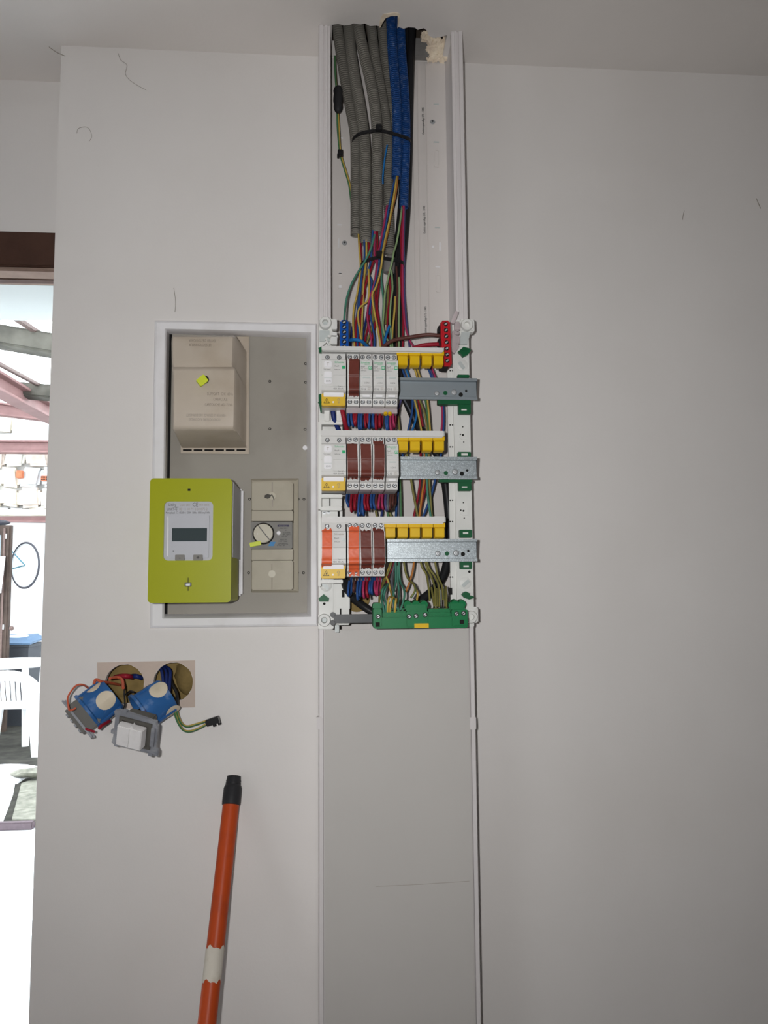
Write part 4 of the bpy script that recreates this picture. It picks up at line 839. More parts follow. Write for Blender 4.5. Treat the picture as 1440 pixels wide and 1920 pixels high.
# residual current devices
def rcd(px, py, row_, label, plain=False):
    r = empty('residual_current_device', (W(px, py, -0.155).x, FX, ZR[row_]), label, 'residual device', 'two-module residual current devices')
    h = MW-0.0002
    m = MB(); m.prism([(b_, a) for a, b_ in BP], lambda y, z: Vector((-h, y, z)), Vector((2*h, 0, 0))); m.build('body', brk, r, 30, local=True)
    m = MB(); m.box(-.0165, -.0005, -.0668, -.0640, -.0165, .0240, .0008); m.build('control_column', brk, r, local=True)
    m = MB(); m.box(-.0140, -.0030, -.0690, -.0660, .0120, .0218, .0010); tb = m.build('test_button', trim_white, r, local=True)
    text('T', .006, (-.0085, -.0692, .0150), ink_pale, tb, local=True, align='CENTER')
    text('Test mensuel', .0019, (-.0150, -.0670, .0092), ink, r, local=True)
    m = MB(); m.box(-.0140, -.0030, -.0695, -.0660, -.0125, .0062, .0010); tg = m.build('toggle', trim_white, r, local=True)
    m = MB(); m.box(-.0142, -.0028, -.0697, -.0693, -.0044, -.0038); m.build('toggle_edge', chas_sh, tg, local=True)
    if not plain: text('I.ON', .0034, (-.0115, -.0698, -.0098), ink, tg, local=True)
    text('Schneider', .0040, (.0012, -.0653, .0198), ink_green if not plain else ink_pale, r, 'brand_lettering', local=True, sx=0.92)
    text('Resi9', .0030, (.0012, -.0655, .0142), ink, r, local=True); text('R9PRA240', .0019, (.0012, -.0657, .0092), ink, r, local=True)
    m = MB(); m.box(.0122, .0167, -.0662, -.0648, .0112, .0155); m.build('green_badge', ink_green if not plain else chas_sh, r, local=True)
    text('Type A' if row_ != 1 else 'Type AC', .0022, (.0060, -.0660, -.0160), ink, r, local=True); text('40A 30mA', .0034, (-.0008, -.0660, -.0200), ink, r, local=True)
    m = MB(); m.box(-.0180, .0172, -.0580, -.0450, -.0425, -.0240, .0010); yc = m.build('yellow_cover', yellow2, r, local=True)
    m = MB(); m.box(-.0150, .0145, -.0590, -.0560, -.0292, -.0228, .0006); m.build('label_strip', trim_white, yc, local=True)
    T = lambda s_: [(-.0105-.0046*s_, -.0390+(1-s_)*.0028), (-.0105+.0046*s_, -.0390+(1-s_)*.0028), (-.0105, -.0308-(1-s_)*.0045)]
    m = MB(); m.slab(T(1.0), [T(.78)], XZ(-.0583), Vector((0, .0004, 0))); m.prism([(-.0098, -.0330), (-.0115, -.0361), (-.0106, -.0361), (-.0112, -.0383), (-.0094, -.0355), (-.0103, -.0355)], XZ(-.0583), Vector((0, .0004, 0))); m.build('warning_mark', black, yc, local=True)
    AR = lambda o_: [(.0060+o_, -.0386+o_), (.0082-o_, -.0386+o_), (.0082-o_, -.0341+o_*.4), (.0098-o_*2, -.0341+o_*.4), (.0071, -.0311-o_*1.4), (.0044+o_*2, -.0341+o_*.4), (.0060+o_, -.0341+o_*.4)]
    m = MB(); m.slab(AR(0), [AR(.0005)], XZ(-.0583), Vector((0, .0004, 0))); m.build('arrow_mark', ink_soft, yc, local=True)
    m = MB(); m.cyl((-.0008, -.0578, -.0372), (-.0008, -.0588, -.0372), .0014, n=12); m.build('seal_dot', trim_white, yc, local=True)
    screws(r, [(-.0092, -.0463, .0340), (.0082, -.0463, .0340)])
    return r
rcd(625.5, 712, 0, 'two-module residual device with yellow foot in the top row')
rcd(625.5, 872, 1, 'two-module residual device with yellow foot in the middle row')
rc3 = rcd(625.0, 1035, 2, 'residual device with orange tape over its switch in the bottom row', True)
tape_(rc3, tape_orange, .0310, -.0290, .0145, 31, -.0095, y_off=.0042, tear=.0025)

# comb bars and yellow caps
def comb(px0, px1, py0, py1, label):
    root = empty('comb_busbar', W((px0+px1)/2, py1, -.150), label, 'busbar', 'white comb busbar covers')
    m = MB(); boxpx(m, px0, py0, px1, py1, -.164, -.126, .0008); m.build('cover_strip', brk, root)
    m = MB(); boxpx(m, px0+2, py1-1, px1-3, py1+2.5, -.160, -.130, .0004); m.build('tooth_strip', brk, root)
    m = MB(); boxpx(m, px1+.2, py0+1, px1+1.6, py1-.5, -.163, -.128, .0003); m.build('end_cap', chas_sh, root)
comb(603, 831, 650, 658, 'white comb busbar along the top breaker row')
comb(602.5, 832, 807, 818, 'white comb busbar along the middle breaker row')
comb(602.5, 834, 968.5, 980, 'white comb busbar along the bottom breaker row')
def cap_proto():
    r = empty('yellow_cap', (0, 0, 0)); h = MW/2-0.0006
    m = MB(); P = [(0, .0), (0, -.0225), (-.001, -.0238), (.004, -.0250), (.018, -.0250), (.018, 0)]
    P = [(-.001, 0), (-.001, -.006), (-.0045, -.008), (-.0045, -.0205), (-.0015, -.0225), (.014, -.0225), (.014, 0)]
    m.prism(P, lambda y, z: Vector((-h+.0012, y, z)), Vector((2*h-.0024, 0, 0))); bmesh.ops.bevel(m.bm, geom=m.bm.edges[:], offset=.0007, segments=2, affect='EDGES', clamp_overlap=True)
    m.build('cap_block', yellow, r, local=True)
    m = MB(); m.box(-h-.0004, h+.0004, -.002, .014, -.0062, 0, .0003); m.build('cap_flange', yellow, r, local=True)
    return r
CP = cap_proto(); cu_ = False
def caps(row_, xs, py, name):
    global cu_
    for i, a in enumerate(xs):
        o = CP if not cu_ else copy_tree(CP); cu_ = True
        o.location = W(a, py, -.157)
        o.location.y = -.157
        tag(o, 'yellow insulating cap under the %s comb busbar, %s' % (name, ('next to the last breaker', 'second along', 'third along', 'fourth along', 'fifth along')[i]), 'cap', 'yellow comb caps')
caps(0, [754.5, 777, 799.5, 821.5], 659.5, 'top')
caps(1, [755.0, 777.5, 800, 822.5], 819, 'middle')
caps(2, [731.5, 754.5, 777.5, 800.5, 823.3], 981, 'bottom')

# ------------------------------------------------------------------ terminal strips
def strip(px0, px1, py0, py1, tilt, mt, n, label, nm):
    c = W((px0+px1)/2, (py0+py1)/2, -.136); hw = abs(W(px1, py0, -.136).x-W(px0, py0, -.136).x)/2; hh = (W(px0, py0, -.136).z-W(px0, py1, -.136).z)/2
    root = empty(nm, c-Vector((0, -.012, hh)), label, 'terminal')
    u = Vector((cos(tilt), 0, -sin(tilt))); w = Vector((sin(tilt), 0, cos(tilt)))
    m = MB(); m.obox(c+Vector((0, .011, 0)), u*hw, Vector((0, .011, 0)), w*hh, .0024); m.build('housing', mt, root)
    for k in range(n):
        p = c+w*(hh*(0.82-1.62*k/(n-1)))+Vector((0, -.0002, 0))
        m = MB(); m.cyl(p, p+Vector((0, -.0003, 0)), .0034, n=16); o = m.build('screw_well', hole, root)
        m = MB(); m.obox(p+Vector((0, -.0006, 0)), Vector((.0018, 0, .0012)), Vector((-.0006, 0, .0009)), Vector((0, .0003, 0))); m.build('screw_head', steel, o)
    return root, c, hw, hh
strip(637.5, 653.5, 599, 656, 0, tblue, 6, 'bright blue screw terminal strip at the top left of the board', 'neutral_terminal')
r_, c_, hw_, hh_ = strip(828.5, 846, 600, 685, radians(-1.5), tred, 7, 'bright red screw terminal strip at the top right of the board', 'phase_terminal')
for b in (616, 640):
    m = MB(); boxpx(m, 822, b-6, 830, b+7, -.124, -.106, .001); m.build('black_lug', black, r_)
m = MB(); boxpx(m, 826, 685, 841, 690, -.128, -.106, .0008); m.build('black_back', black, r_)

# ------------------------------------------------------------------ earth bar
eb = empty('earth_bar', W(790, 1178, -.14), 'green earth terminal bar with yellow label at the bottom of the board', 'earth bar')
yE = -.150
def gb(a0, b0, a1, b1, yf, yb, bev=.0012, name='bar_block', mt=green):
    m = MB(); boxpx(m, a0, b0, a1, b1, yf, yb, bev); return m.build(name, mt, eb)
gb(701, 1157, 878, 1178, yE, -.112, .0015, 'bar_body')
gb(700, 1142, 716, 1176, yE-.001, -.112, .001, 'end_block'); gb(699, 1130, 716, 1143, yE+.010, -.112, .002, 'end_block')
gb(762, 1146, 803, 1176, yE-.001, -.112, .001, 'screw_block'); gb(759, 1131, 801, 1148, yE+.010, -.112, .002, 'screw_block')
gb(847, 1143, 877, 1174, yE-.001, -.112, .001, 'end_block'); gb(842, 1129, 872, 1146, yE+.010, -.112, .002, 'end_block')
for a0, a1 in ((717, 762), (803, 845)):
    gb(a0, 1141, a1, 1151, yE+.012, -.112, .0008, 'push_row'); gb(a0, 1148, a1, 1158, yE+.005, -.112, .0008, 'push_row')
    n = 6
    for k in range(n):
        x = a0+4+(a1-a0-8)*k/(n-1)
        m = MB(); boxpx(m, x-2.6, 1152, x+2.6, 1156, yE+.0035, yE+.007, .0006); m.build('push_button', green, eb)
        m = MB(); boxpx(m, x-1.6, 1137 if a0 > 780 else 1143, x+1.6, 1140 if a0 > 780 else 1146, yE+.0116, yE+.013); m.build('wire_entry', hole, eb)
for a, b in ((764, 1135), (780, 1135), (795, 1135), (853, 1134), (866, 1134)):
    p = W(a, b, yE+.012); m = MB(); m.cyl(p+Vector((0, .012, .003)), p+Vector((0, -.001, .001)), .0058, n=18); m.build('wire_funnel', green, eb)
for a, b in ((709, 1156), (767, 1156), (780, 1155), (797, 1153), (856, 1151), (869, 1150)):
    p = W(a, b, yE-.001); m = MB(); m.lathe([(0, 0), (.0036, 0), (.0036, .0005), (0, .0005)], p, Vector((0, -1, 0)), 16); m.mi = 1; m.lathe([(0, .0005), (.0028, .0005), (.0022, .0014), (0, .0014)], p, Vector((0, -1, 0)), 12); m.mi = 0; m.obox(p+Vector((0, -.0014, 0)), Vector((.002, 0, .0012)), Vector((-.0003, 0, .0005)), Vector((0, .0003, 0))); m.build('bar_screw', [hole, steel], eb)
m = MB(); boxpx(m, 777, 1169, 804, 1177.5, yE-.0022, yE, .0004); m.build('yellow_label', yellow, eb)
for a, b in ((708, 1171), (866, 1166)):
    m = MB(); boxpx(m, a-4, b-4, a+4, b+4, yE-.0016, yE, 0); m.build('bracket_window', hole, eb)
bb = empty('support_bar', W(662, 1168, -.12), 'dark grey plastic support bar left of the green earth bar', 'bar')
m = MB(); boxpx(m, 626, 1152, 704, 1168, -.120, -.108, .0012); m.build('bar_profile', tpost, bb)
m = MB(); boxpx(m, 630, 1158, 703, 1162, -.1212, -.119, .0004); m.build('bar_ridge', tpost, bb)
for b in (1153, 1168):
    p = W(624, b, -.120); m = MB(); m.cyl(p, p+Vector((0, .012, 0)), .004, n=14); m.build('bar_hook', tpost, bb)
m = MB(); boxpx(m, 628, 1172, 636, 1186, -.110, -.098, .0006); m.build('bar_foot', chas_sh, bb)
m = MB(); m.lathe([(0, 0), (.020, 0), (.022, .006), (0, .007)], W(668, 1122, -.012), Vector((0, -1, 0)), 24); tag(recenter(m.build('cable_entry_hole', wool)), 'brown round cable opening seen behind the lower left wires', 'opening')

# ------------------------------------------------------------------ wires between and below the rows
RW = ['between the top and middle breaker rows', 'between the middle and bottom breaker rows', 'running down to the green earth bar']
for c, y, L in [('W', -.06, [(747, 680), (752, 708), (757, 750)]), ('B', -.07, [(750, 682), (760, 708), (770, 745)]), ('C', -.072, [(757, 682), (768, 710), (778, 748)]), ('yo', -.07, [(774, 682), (782, 707), (786, 735)]), ('yg', -.068, [(779, 682), (787, 707), (792, 745)]),
                ('B', -.07, [(799, 682), (809, 707), (820, 740)]), ('V', -.068, [(802, 682), (812, 707), (824, 742)]), ('P', -.068, [(806, 682), (816, 707), (828, 745)]),
                ('V', -.075, [(754, 745), (746, 768), (741, 788), (738, 812)]), ('B', -.078, [(773, 745), (773, 770), (769, 790), (764, 812)]), ('C', -.078, [(776, 748), (781, 772), (778, 792), (771, 812)]), ('yo', -.08, [(776, 745), (784, 775), (791, 812)]),
                ('R', -.076, [(784, 745), (788, 772), (793, 800)]), ('og', -.078, [(786, 748), (795, 772), (799, 790), (801, 812)]), ('go', -.074, [(797, 745), (801, 775), (804, 812)]), ('yg', -.076, [(801, 745), (804, 775), (807, 812)]),
                ('P', -.06, [(829, 755), (829, 790), (827, 812)]), ('B', -.06, [(831, 755), (832, 785), (831, 812)]), ('N', -.074, [(748, 765), (744, 790), (739, 812)]), ('og', -.07, [(746, 775), (748, 795), (750, 812)]), ('W', -.066, [(758, 750), (770, 772), (778, 790)])]:
    grp(c, RW[0], L, y=y)
for c, y, L in [('go', -.075, [(748, 835), (750, 900), (751, 930), (752, 972)]), ('W', -.07, [(745, 838), (746, 900), (748, 972)]), ('B', -.072, [(756, 838), (752, 880), (745, 932), (742, 972)]), ('og', -.075, [(760, 835), (770, 895), (775, 925), (784, 972)]), ('R', -.072, [(789, 835), (788, 895), (784, 930), (775, 972)]),
                ('O', -.076, [(797, 838), (796, 895), (791, 930), (786, 972)]), ('R', -.07, [(800, 900), (797, 918), (792, 938), (786, 966)]), ('tg', -.078, [(799, 835), (800, 895), (802, 930), (808, 972)]), ('og', -.072, [(804, 838), (805, 900), (807, 930), (810, 972)]), ('B', -.07, [(830, 838), (817, 895), (808, 930), (793, 970)]),
                ('og', -.06, [(700, 938), (704, 955), (708, 975)]), ('D', -.07, [(712, 950), (716, 958), (714, 975)]), ('og', -.066, [(727, 955), (732, 965), (736, 978)]), ('go', -.062, [(724, 950), (727, 962), (728, 978)])]:
    grp(c, RW[1], L, 0.0019, y=y)
for c, y, L in [('og', -.095, [(736, 990, -.07), (734, 1052), (723, 1085), (713, 1108, -.12), (711, 1134, -.135)]), ('tg', -.095, [(743, 990, -.07), (742, 1055), (742, 1090), (738, 1112, -.12), (740, 1145, -.14)]), ('yo', -.10, [(718, 1070), (727, 1088), (732, 1106), (736, 1122, -.13)]),
                ('yo', -.14, [(735, 1120, -.12), (730, 1120, -.14), (727, 1135, -.145), (727, 1156, -.14)]), ('yo', -.14, [(742, 1124, -.12), (736, 1121, -.14), (732, 1135, -.146), (731, 1150, -.14)]), ('yo', -.14, [(744, 1130, -.12), (743, 1123, -.14), (741, 1135, -.146), (740, 1155, -.14)]),
                ('tg', -.12, [(724, 1098, -.1), (718, 1104), (715, 1118), (718, 1135, -.14), (720, 1150, -.14)]), ('tg', -.12, [(728, 1095, -.1), (722, 1106), (720, 1118), (723, 1132, -.14), (724, 1146, -.14)]),
                ('tg', -.095, [(749, 990, -.07), (748, 1055), (750, 1088), (757, 1104, -.12), (758, 1120, -.135), (751, 1144, -.14)]), ('tg', -.09, [(745, 1060), (746, 1090), (748, 1110), (746, 1140, -.14)]), ('og', -.09, [(752, 985, -.07), (757, 1052), (764, 1083), (776, 1096, -.11), (778, 1108, -.12), (770, 1121, -.12)]),
                ('yo', -.11, [(778, 1100, -.10), (783, 1112, -.125), (782, 1122, -.13), (780, 1135, -.138)]), ('O', -.085, [(778, 985, -.07), (776, 1055), (769, 1088), (761, 1110)]), ('og', -.09, [(780, 985, -.07), (789, 1055), (799, 1076), (803, 1097, -.11), (806, 1126, -.13)]),
                ('og', -.09, [(790, 985, -.07), (798, 1055), (808, 1080), (815, 1102, -.11), (816, 1135, -.135)]), ('og', -.092, [(792, 985, -.07), (801, 1055), (815, 1080), (823, 1100, -.11), (824, 1138, -.135)]), ('og', -.092, [(806, 985, -.07), (816, 1055), (821, 1080), (829, 1100, -.11), (831, 1124, -.13)]),
                ('og', -.12, [(836, 1100, -.1), (837, 1114), (837, 1140, -.135)]), ('og', -.12, [(809, 1102, -.1), (812, 1122), (815, 1141, -.135)]), ('og', -.12, [(819, 1104, -.1), (819, 1122), (820, 1141, -.135)]), ('og', -.12, [(832, 1105, -.1), (834, 1122), (835, 1141, -.135)]),
                ('R', -.08, [(748, 990), (739, 1055), (730, 1075), (723, 1092)]), ('W', -.085, [(741, 1053), (735, 1080), (736, 1108)]), ('yo', -.09, [(733, 1055), (724, 1080), (716, 1100), (713, 1120, -.12)])]:
    grp(c, RW[2], L, 0.0017, y=y)
# loops under the breakers
NR = ['top', 'middle', 'bottom']
def loops(row_, L, y0, y1):
    for c, x, bot in L:
        d = random.uniform(-2.6, 2.2); bot = bot+random.uniform(-4, 3)
        where = 'looping under the %s breaker row' % NR[row_]
        o = wire([(x, y0, -.140), (x-1.2+d*.3, (y0+bot)/2, -.150), (x+d, bot-3, -.150), (x+1.5+d, bot, -.140), (x+3, bot-5, -.122), (x+3.5, y0+6, -.112), (x+4, y0-8, -.100)], 0.0019, c, '%s wire %s' % (GN[c], where), '%s wires %s' % (GN[c], where)); REPS.setdefault((GN[c], where), []).append((x, o))
loops(0, [('B', 654, 800), ('B', 659, 803), ('R', 664, 800), ('R', 669, 798), ('B', 674, 803), ('B', 679, 804), ('R', 685, 803), ('R', 690, 800), ('B', 694, 806), ('B', 700, 803), ('R', 706, 806), ('R', 713, 803), ('B', 724, 806), ('B', 728, 805), ('P', 733, 806), ('P', 738, 802)], 768, 806)
loops(1, [('B', 650.5, 953), ('R', 659, 958), ('R', 667, 957), ('B', 674, 967), ('B', 680, 966), ('R', 684, 958), ('R', 690, 956), ('B', 696, 954), ('B', 701, 952), ('N', 706, 954), ('P', 712, 953), ('P', 717, 952), ('V', 723, 960), ('W', 728, 956), ('N', 733, 956), ('N', 738, 952)], 928, 960)
loops(2, [('B', 655, 1116), ('N', 665, 1112), ('B', 671, 1122), ('B', 677, 1118), ('P', 682, 1119), ('R', 688, 1118), ('B', 694, 1114), ('B', 698, 1112), ('P', 703, 1119), ('P', 709, 1118)], 1090, 1120)
wire([(641, 765, -.135), (645, 785, -.135), (650, 805, -.125), (660, 830, -.11)], 0.0036, 'R', 'thick red feed wire left of the loops under the top row')
wire([(624, 765, -.128), (626, 785, -.126), (634, 805, -.118), (640, 830, -.11)], 0.0036, 'D', 'thick dark blue feed wire between the white prongs')
m = MB(); boxpx(m, 649.5, 764.5, 745, 775, -.150, -.135, .0006); tag(recenter(m.build('terminal_shroud', clearp)), 'clear plastic shroud strip under the top breaker row', 'shroud')
for a in (727, 712, 689):
    pass
for i, (a, b) in enumerate([(723, 778), (731, 778)]):
    m = MB(); p = W(a, b, -.152); m.lathe([(.0018, 0), (.0030, 0), (.0030, .004), (.0018, .004)], p, Vector((0, .3, 1)), 14); tag(recenter(m.build('wire_ferrule', yellow)), '%s small yellow wire collar under the last top-row breaker' % ('left', 'right')[i], 'ferrule', 'yellow wire collars')

# ------------------------------------------------------------------ loose socket boxes
def flush_box(A_, B_, r, label, discs, name='flush_box'):
    ax = (B_-A_); Lg = ax.length; ax.normalize(); root = empty(name, A_, label, 'wall box', 'blue flush wall boxes')
    m = MB(); m.lathe([(0, 0), (r*0.90, 0), (r*0.96, .003), (r, Lg-.006), (r*1.10, Lg-.004), (r*1.10, Lg), (r*0.95, Lg), (r*0.92, .005), (0, .005)], A_, ax, 40); sh = m.build('shell', boxblue, root, 40)
    ref = Vector((0, -1, 0)); u = (ref-ax*ref.dot(ax)).normalized(); w = ax.cross(u)
    for ang, h, rr in discs:                       # cream membranes follow the curve of the shell
        R_ = []; N = 22; d0 = radians(ang)
        for q in (0.0, .5, .8, 1.0):
            ring = []
            for k in range(N):
                a = 2*pi*k/N; hh = h+rr*q*sin(a); th = d0+rr*q*cos(a)/r; rad = r*(0.975)+.0009
                ring.append(A_+ax*hh+(u*cos(th)+w*sin(th))*rad)
            R_.append(ring)
        m = MB(); m.rings([[v-(A_+ax*((v-A_).dot(ax))-v).normalized()*0 for v in g__] for g__ in R_], True, False); m.build('membrane', cream, root, 60)
    for da in (-58, 62):
        th = radians(da); d = u*cos(th)+w*sin(th); t = ax.cross(d); m = MB(); m.obox(A_+ax*(Lg*.5)+d*(r*1.0), ax*(Lg*.42), t*.0022, d*.0016, .0006); m.build('clamp_rib', boxblue, sh)
    return root, ax, u, w
A1, B1 = W(211, 1300, -.034), W(176, 1328, -.060)
d1 = Vector((-.74, -.33, -.60)).normalized(); B1 = A1+d1*.046
fb1, ax1, u1, w1 = flush_box(A1, B1, .0300, 'blue flush box hanging from the left hole with a metal socket mechanism', [(-8, .015, .0145), (62, .016, .013), (-100, .020, .013)])
# mechanism 1: dark body and steel-grey plate
c1 = A1+d1*.052; e1 = (Vector((.66, 0, -.75))-d1*Vector((.66, 0, -.75)).dot(d1)).normalized(); f1 = d1.cross(e1)
m1 = empty('socket_mechanism', c1, 'dark socket mechanism with steel plate seen edge-on at the left box', 'socket')
m = MB(); m.obox(c1-d1*.003, e1*.025, f1*.024, d1*.012, .002); m.build('body', mech_dark, m1)
pc1 = c1+d1*.010; m = MB(); m.obox(pc1, e1*.036, f1*.034, d1*.0016, .0012); m.build('support_plate', mech_grey, m1)
m = MB(); m.obox(pc1+d1*.004, e1*.022, f1*.022, d1*.0025, .001); m.build('front_ring', mech_dark, m1)
m = MB(); m.obox(pc1-d1*.003+e1*.030, e1*.007, f1*.010, d1*.0016, .0008); m.build('claw', mech_grey, m1)
m = MB(); m.obox(pc1-d1*.003-e1*.030, e1*.006, f1*.010, d1*.0016, .0008); m.build('claw', mech_grey, m1)
for k in range(4):
    m = MB(); m.obox(pc1+d1*.0075+e1*(-.015+.01*k), e1*.0025, f1*.012, d1*.0014, .0004); m.build('spring_tab', mech_grey, m1)
p = c1-f1*.0215+d1*(-.002) if (c1-f1*.02).y < c1.y else c1+f1*.0215-d1*.002
m = MB(); m.lump(p, .0032, 1, .2, seed=5); m.build('terminal_screw', steel, m1)
# box 2 + switch mechanism
A2 = W(315, 1303, -.034); d2 = Vector((-.76, -.40, -.50)).normalized(); B2 = A2+d2*.050
fb2, ax2, u2, w2 = flush_box(A2, B2, .0300, 'blue flush box hanging from the right hole with a white switch below it', [(32, .012, .0140), (-62, .010, .013), (120, .02, .013)])
cs = W(255, 1371, -.106); nn = Vector((-.24, -.90, -.36)).normalized(); uu = (W(296, 1373, -.1)-W(214, 1361, -.1)); uu = (uu-nn*uu.dot(nn)).normalized(); vv = nn.cross(uu)
if vv.z < 0: vv = -vv
def lp(a, b, h=0.0): return cs+uu*(a*.94)+vv*(b*.84)+nn*h
s2 = empty('switch_mechanism', cs, 'grey switch frame with a dirty white key hanging below the right box', 'switch')
m = MB(); m.slab([(-.038, -.034), (-.033, -.038), (.033, -.036), (.040, -.038), (.040, -.028), (.036, -.022), (.036, .022), (.030, .030), (.012, .032), (-.030, .035), (-.038, .030), (-.035, .020), (-.036, -.02)], [[(-.024, -.024), (-.024, .022), (.024, .022), (.024, -.024)]], lambda a, b: lp(a, b, .002), nn*-.005); m.build('frame', mech_grey, s2)
m = MB(); m.slab([(-.027, -.027), (.027, -.027), (.027, .025), (-.027, .025)], [[(-.022, -.022), (-.022, .020), (.022, .020), (.022, -.022)]], lambda a, b: lp(a, b, .005), nn*-.006); m.build('inner_rim', mech_dark, s2)
m = MB(); m.obox(lp(0, 0, -.012), uu*.021, vv*.021, nn*.012, .002); m.build('body', mech_dark, s2)
for sgn in (-1, 1):
    m = MB(); m.obox(lp(sgn*.0105-.003, -.003, .010), uu*.0098, vv*(.0165), (nn+uu*sgn*-.12).normalized()*.0070, .001); m.build('key_half', key_white, s2)
m = MB(); m.prism([(-.004, .016), (.004, .016), (.000, .024)], lambda a, b: lp(a, b, .016), nn*-.008); m.build('key_tab', key_white, s2)
for a, b in ((-.037, -.012), (.037, -.034), (.03, .028), (-.02, .034), (.028, -.0375), (-.03, -.036)):
    m = MB(); m.obox(lp(a, b, 0), uu*.0032, vv*.003, nn*.003, .0006); m.build('frame_lug', mech_grey, s2)
m = MB(); m.obox(lp(.03, 0, .004), uu*.003, vv*.016, nn*.0016, .0005); m.build('frame_bar', mech_grey, s2)
# their wires
wire([(224, 1284, .02), (205, 1280, -.02), (190, 1278, -.05), (180, 1274, -.055), (176, 1282, -.06)], .0022, 'r', 'orange wire crossing above the left blue box')
wire([(165, 1290, -.06), (156, 1284, -.08), (144, 1285, -.085), (134, 1295, -.09), (127, 1308, -.095), (128, 1322, -.10), (131, 1332, -.10), (142, 1328, -.095)], .0015, 'r', 'orange wire bowing out left of the socket mechanism')
wire([(160, 1366, -.09), (167, 1369, -.09), (178, 1372, -.09)], .0018, 'R', 'short red wire stub below the socket mechanism')
wire([(205, 1352, -.06), (197, 1357, -.075), (190, 1361, -.085), (186, 1366, -.09)], .0026, 'R', 'red wire under the left blue box')
wire([(216, 1270, .02), (228, 1268, .0), (240, 1268, .0), (248, 1270, .02)], .0042, 'R', 'thick red wire inside the left hole')
wire([(248, 1268, .02), (256, 1268, .01), (265, 1271, .02)], .004, 'D', 'dark blue wire inside the left hole')
wire([(206, 1272, -.04), (220, 1270, -.02), (229, 1275, -.025), (231, 1290, -.045)], .0024, 'r', 'orange wire looping over the right side of the left box')
wire([(234, 1285, -.02), (233, 1300, -.05), (234, 1318, -.06), (230, 1332, -.075), (224, 1340, -.09)], .0013, 'K', 'thin black wire between the two blue boxes')
wire([(236, 1302, -.02), (244, 1296, -.05), (250, 1298, -.06)], .0016, 'K', 'short black wire bridging from the left hole to the right box')
for i, (a, c) in enumerate(((305, 'D'), (311, 'D'), (317, 'D'))):
    wire([(a, 1300, -.03), (a+1, 1280, -.012), (a-2+i*2, 1258, .006), (a-8, 1250, .025), (a-16, 1256, .04)], .0026, c, '%s dark blue wire arching inside the right hole' % ('left', 'middle', 'right')[i], 'dark blue wires in the right hole')
wire([(316, 1255, .03), (322, 1280, -.005), (331, 1300, -.03), (333, 1325, -.045)], .0024, 'K', 'black wire down the right side of the right box')
wire([(262, 1330, -.06), (256, 1333, -.075), (248, 1334, -.09), (244, 1340, -.1)], .0014, 'K', 'thin black wire entering the switch frame')
wire([(276, 1318, -.055), (273, 1328, -.07), (271, 1338, -.09)], .0022, 'V', 'violet wire inside the mouth of the right box')
wire([(326, 1330, -.045), (331, 1348, -.040), (338, 1362, -.035), (346, 1370, -.030), (358, 1371, -.026), (374, 1365, -.022), (387, 1358, -.018)], .0020, 'gy', 'lower green-yellow wire curving to the black connector')
wire([(331, 1330, -.042), (335, 1346, -.038), (342, 1358, -.032), (352, 1362, -.028), (368, 1358, -.024), (387, 1352, -.018)], .0020, 'gy', 'upper green-yellow wire curving to the black connector')
cn = empty('wire_connector', W(400, 1360, -.014), 'black screw connector on two green-yellow wires right of the boxes', 'connector')
m = MB(); q = W(399, 1352, -.017); t_ = Vector((.94, 0, .30)); s_ = Vector((-.30, 0, .94)); m.obox(q, t_*.0115, s_*.0052, Vector((0, .0055, 0)), .0012); m.build('housing', black, cn)
for k in (-1, 1):
    m = MB(); q2 = q+t_*(.004+.0042*k+.001)-s_*.006; m.cyl(q2+s_*.003, q2-s_*.003, .0028, n=14); m.build('screw_post', black, cn)
m = MB(); q = W(411, 1349, -.017); m.obox(q, t_*.0012, s_*.0052, Vector((0, .005, 0)), .0004); m.build('end_face', ink, cn)

# ------------------------------------------------------------------ orange broom pole
T0, T1 = W(433.5, 1505, -.024), W(388.5, 1915, -.150); dd = (T0-T1).normalized(); bot = T0+dd*((0.0-T0.z+.004)/dd.z)
bp = empty('broom_pole', bot, 'orange wooden pole with black threaded tip leaning on the wall', 'pole')
m = MB(); m.tube([bot, bot.lerp(T0, .5), T0], .0130, 24); m.build('shaft', orange_pole, bp)
m = MB(); m.lathe([(.0130, -.004), (.0142, -.003), (.0145, .002), (.0143, .022), (.0128, .026), (.0118, .027), (.0122, .029), (.0116, .031), (.0120, .033), (.0112, .036), (.0110, .040), (.0, .040)], T0, dd, 28); m.build('threaded_tip', rubber, bp)
m = MB(); m.lathe([(0, .040), (.0088, .0402), (.0086, .0408), (0, .0408)], T0, dd, 20); m.build('tip_core', wood_light, bp)
s0 = T0.lerp(T1, (1788-1505)/410.0); s1 = T0.lerp(T1, (1848-1505)/410.0)
R_ = []; N = 28; ref = Vector((0, -1, 0)); u = (ref-dd*ref.dot(dd)).normalized(); w = dd.cross(u)
for f in (0, .33, .66, 1):
    R_.append([s0.lerp(s1, f+(.05*sin(k*.9)+.04*cos(k*2.1))*(1 if f in (0, 1) else 0))+(u*cos(2*pi*k/N)+w*sin(2*pi*k/N))*.0134 for k in range(N)])
m = MB(); m.rings(R_, False, False); m.build('paper_label', sticker_w, bp, 60)

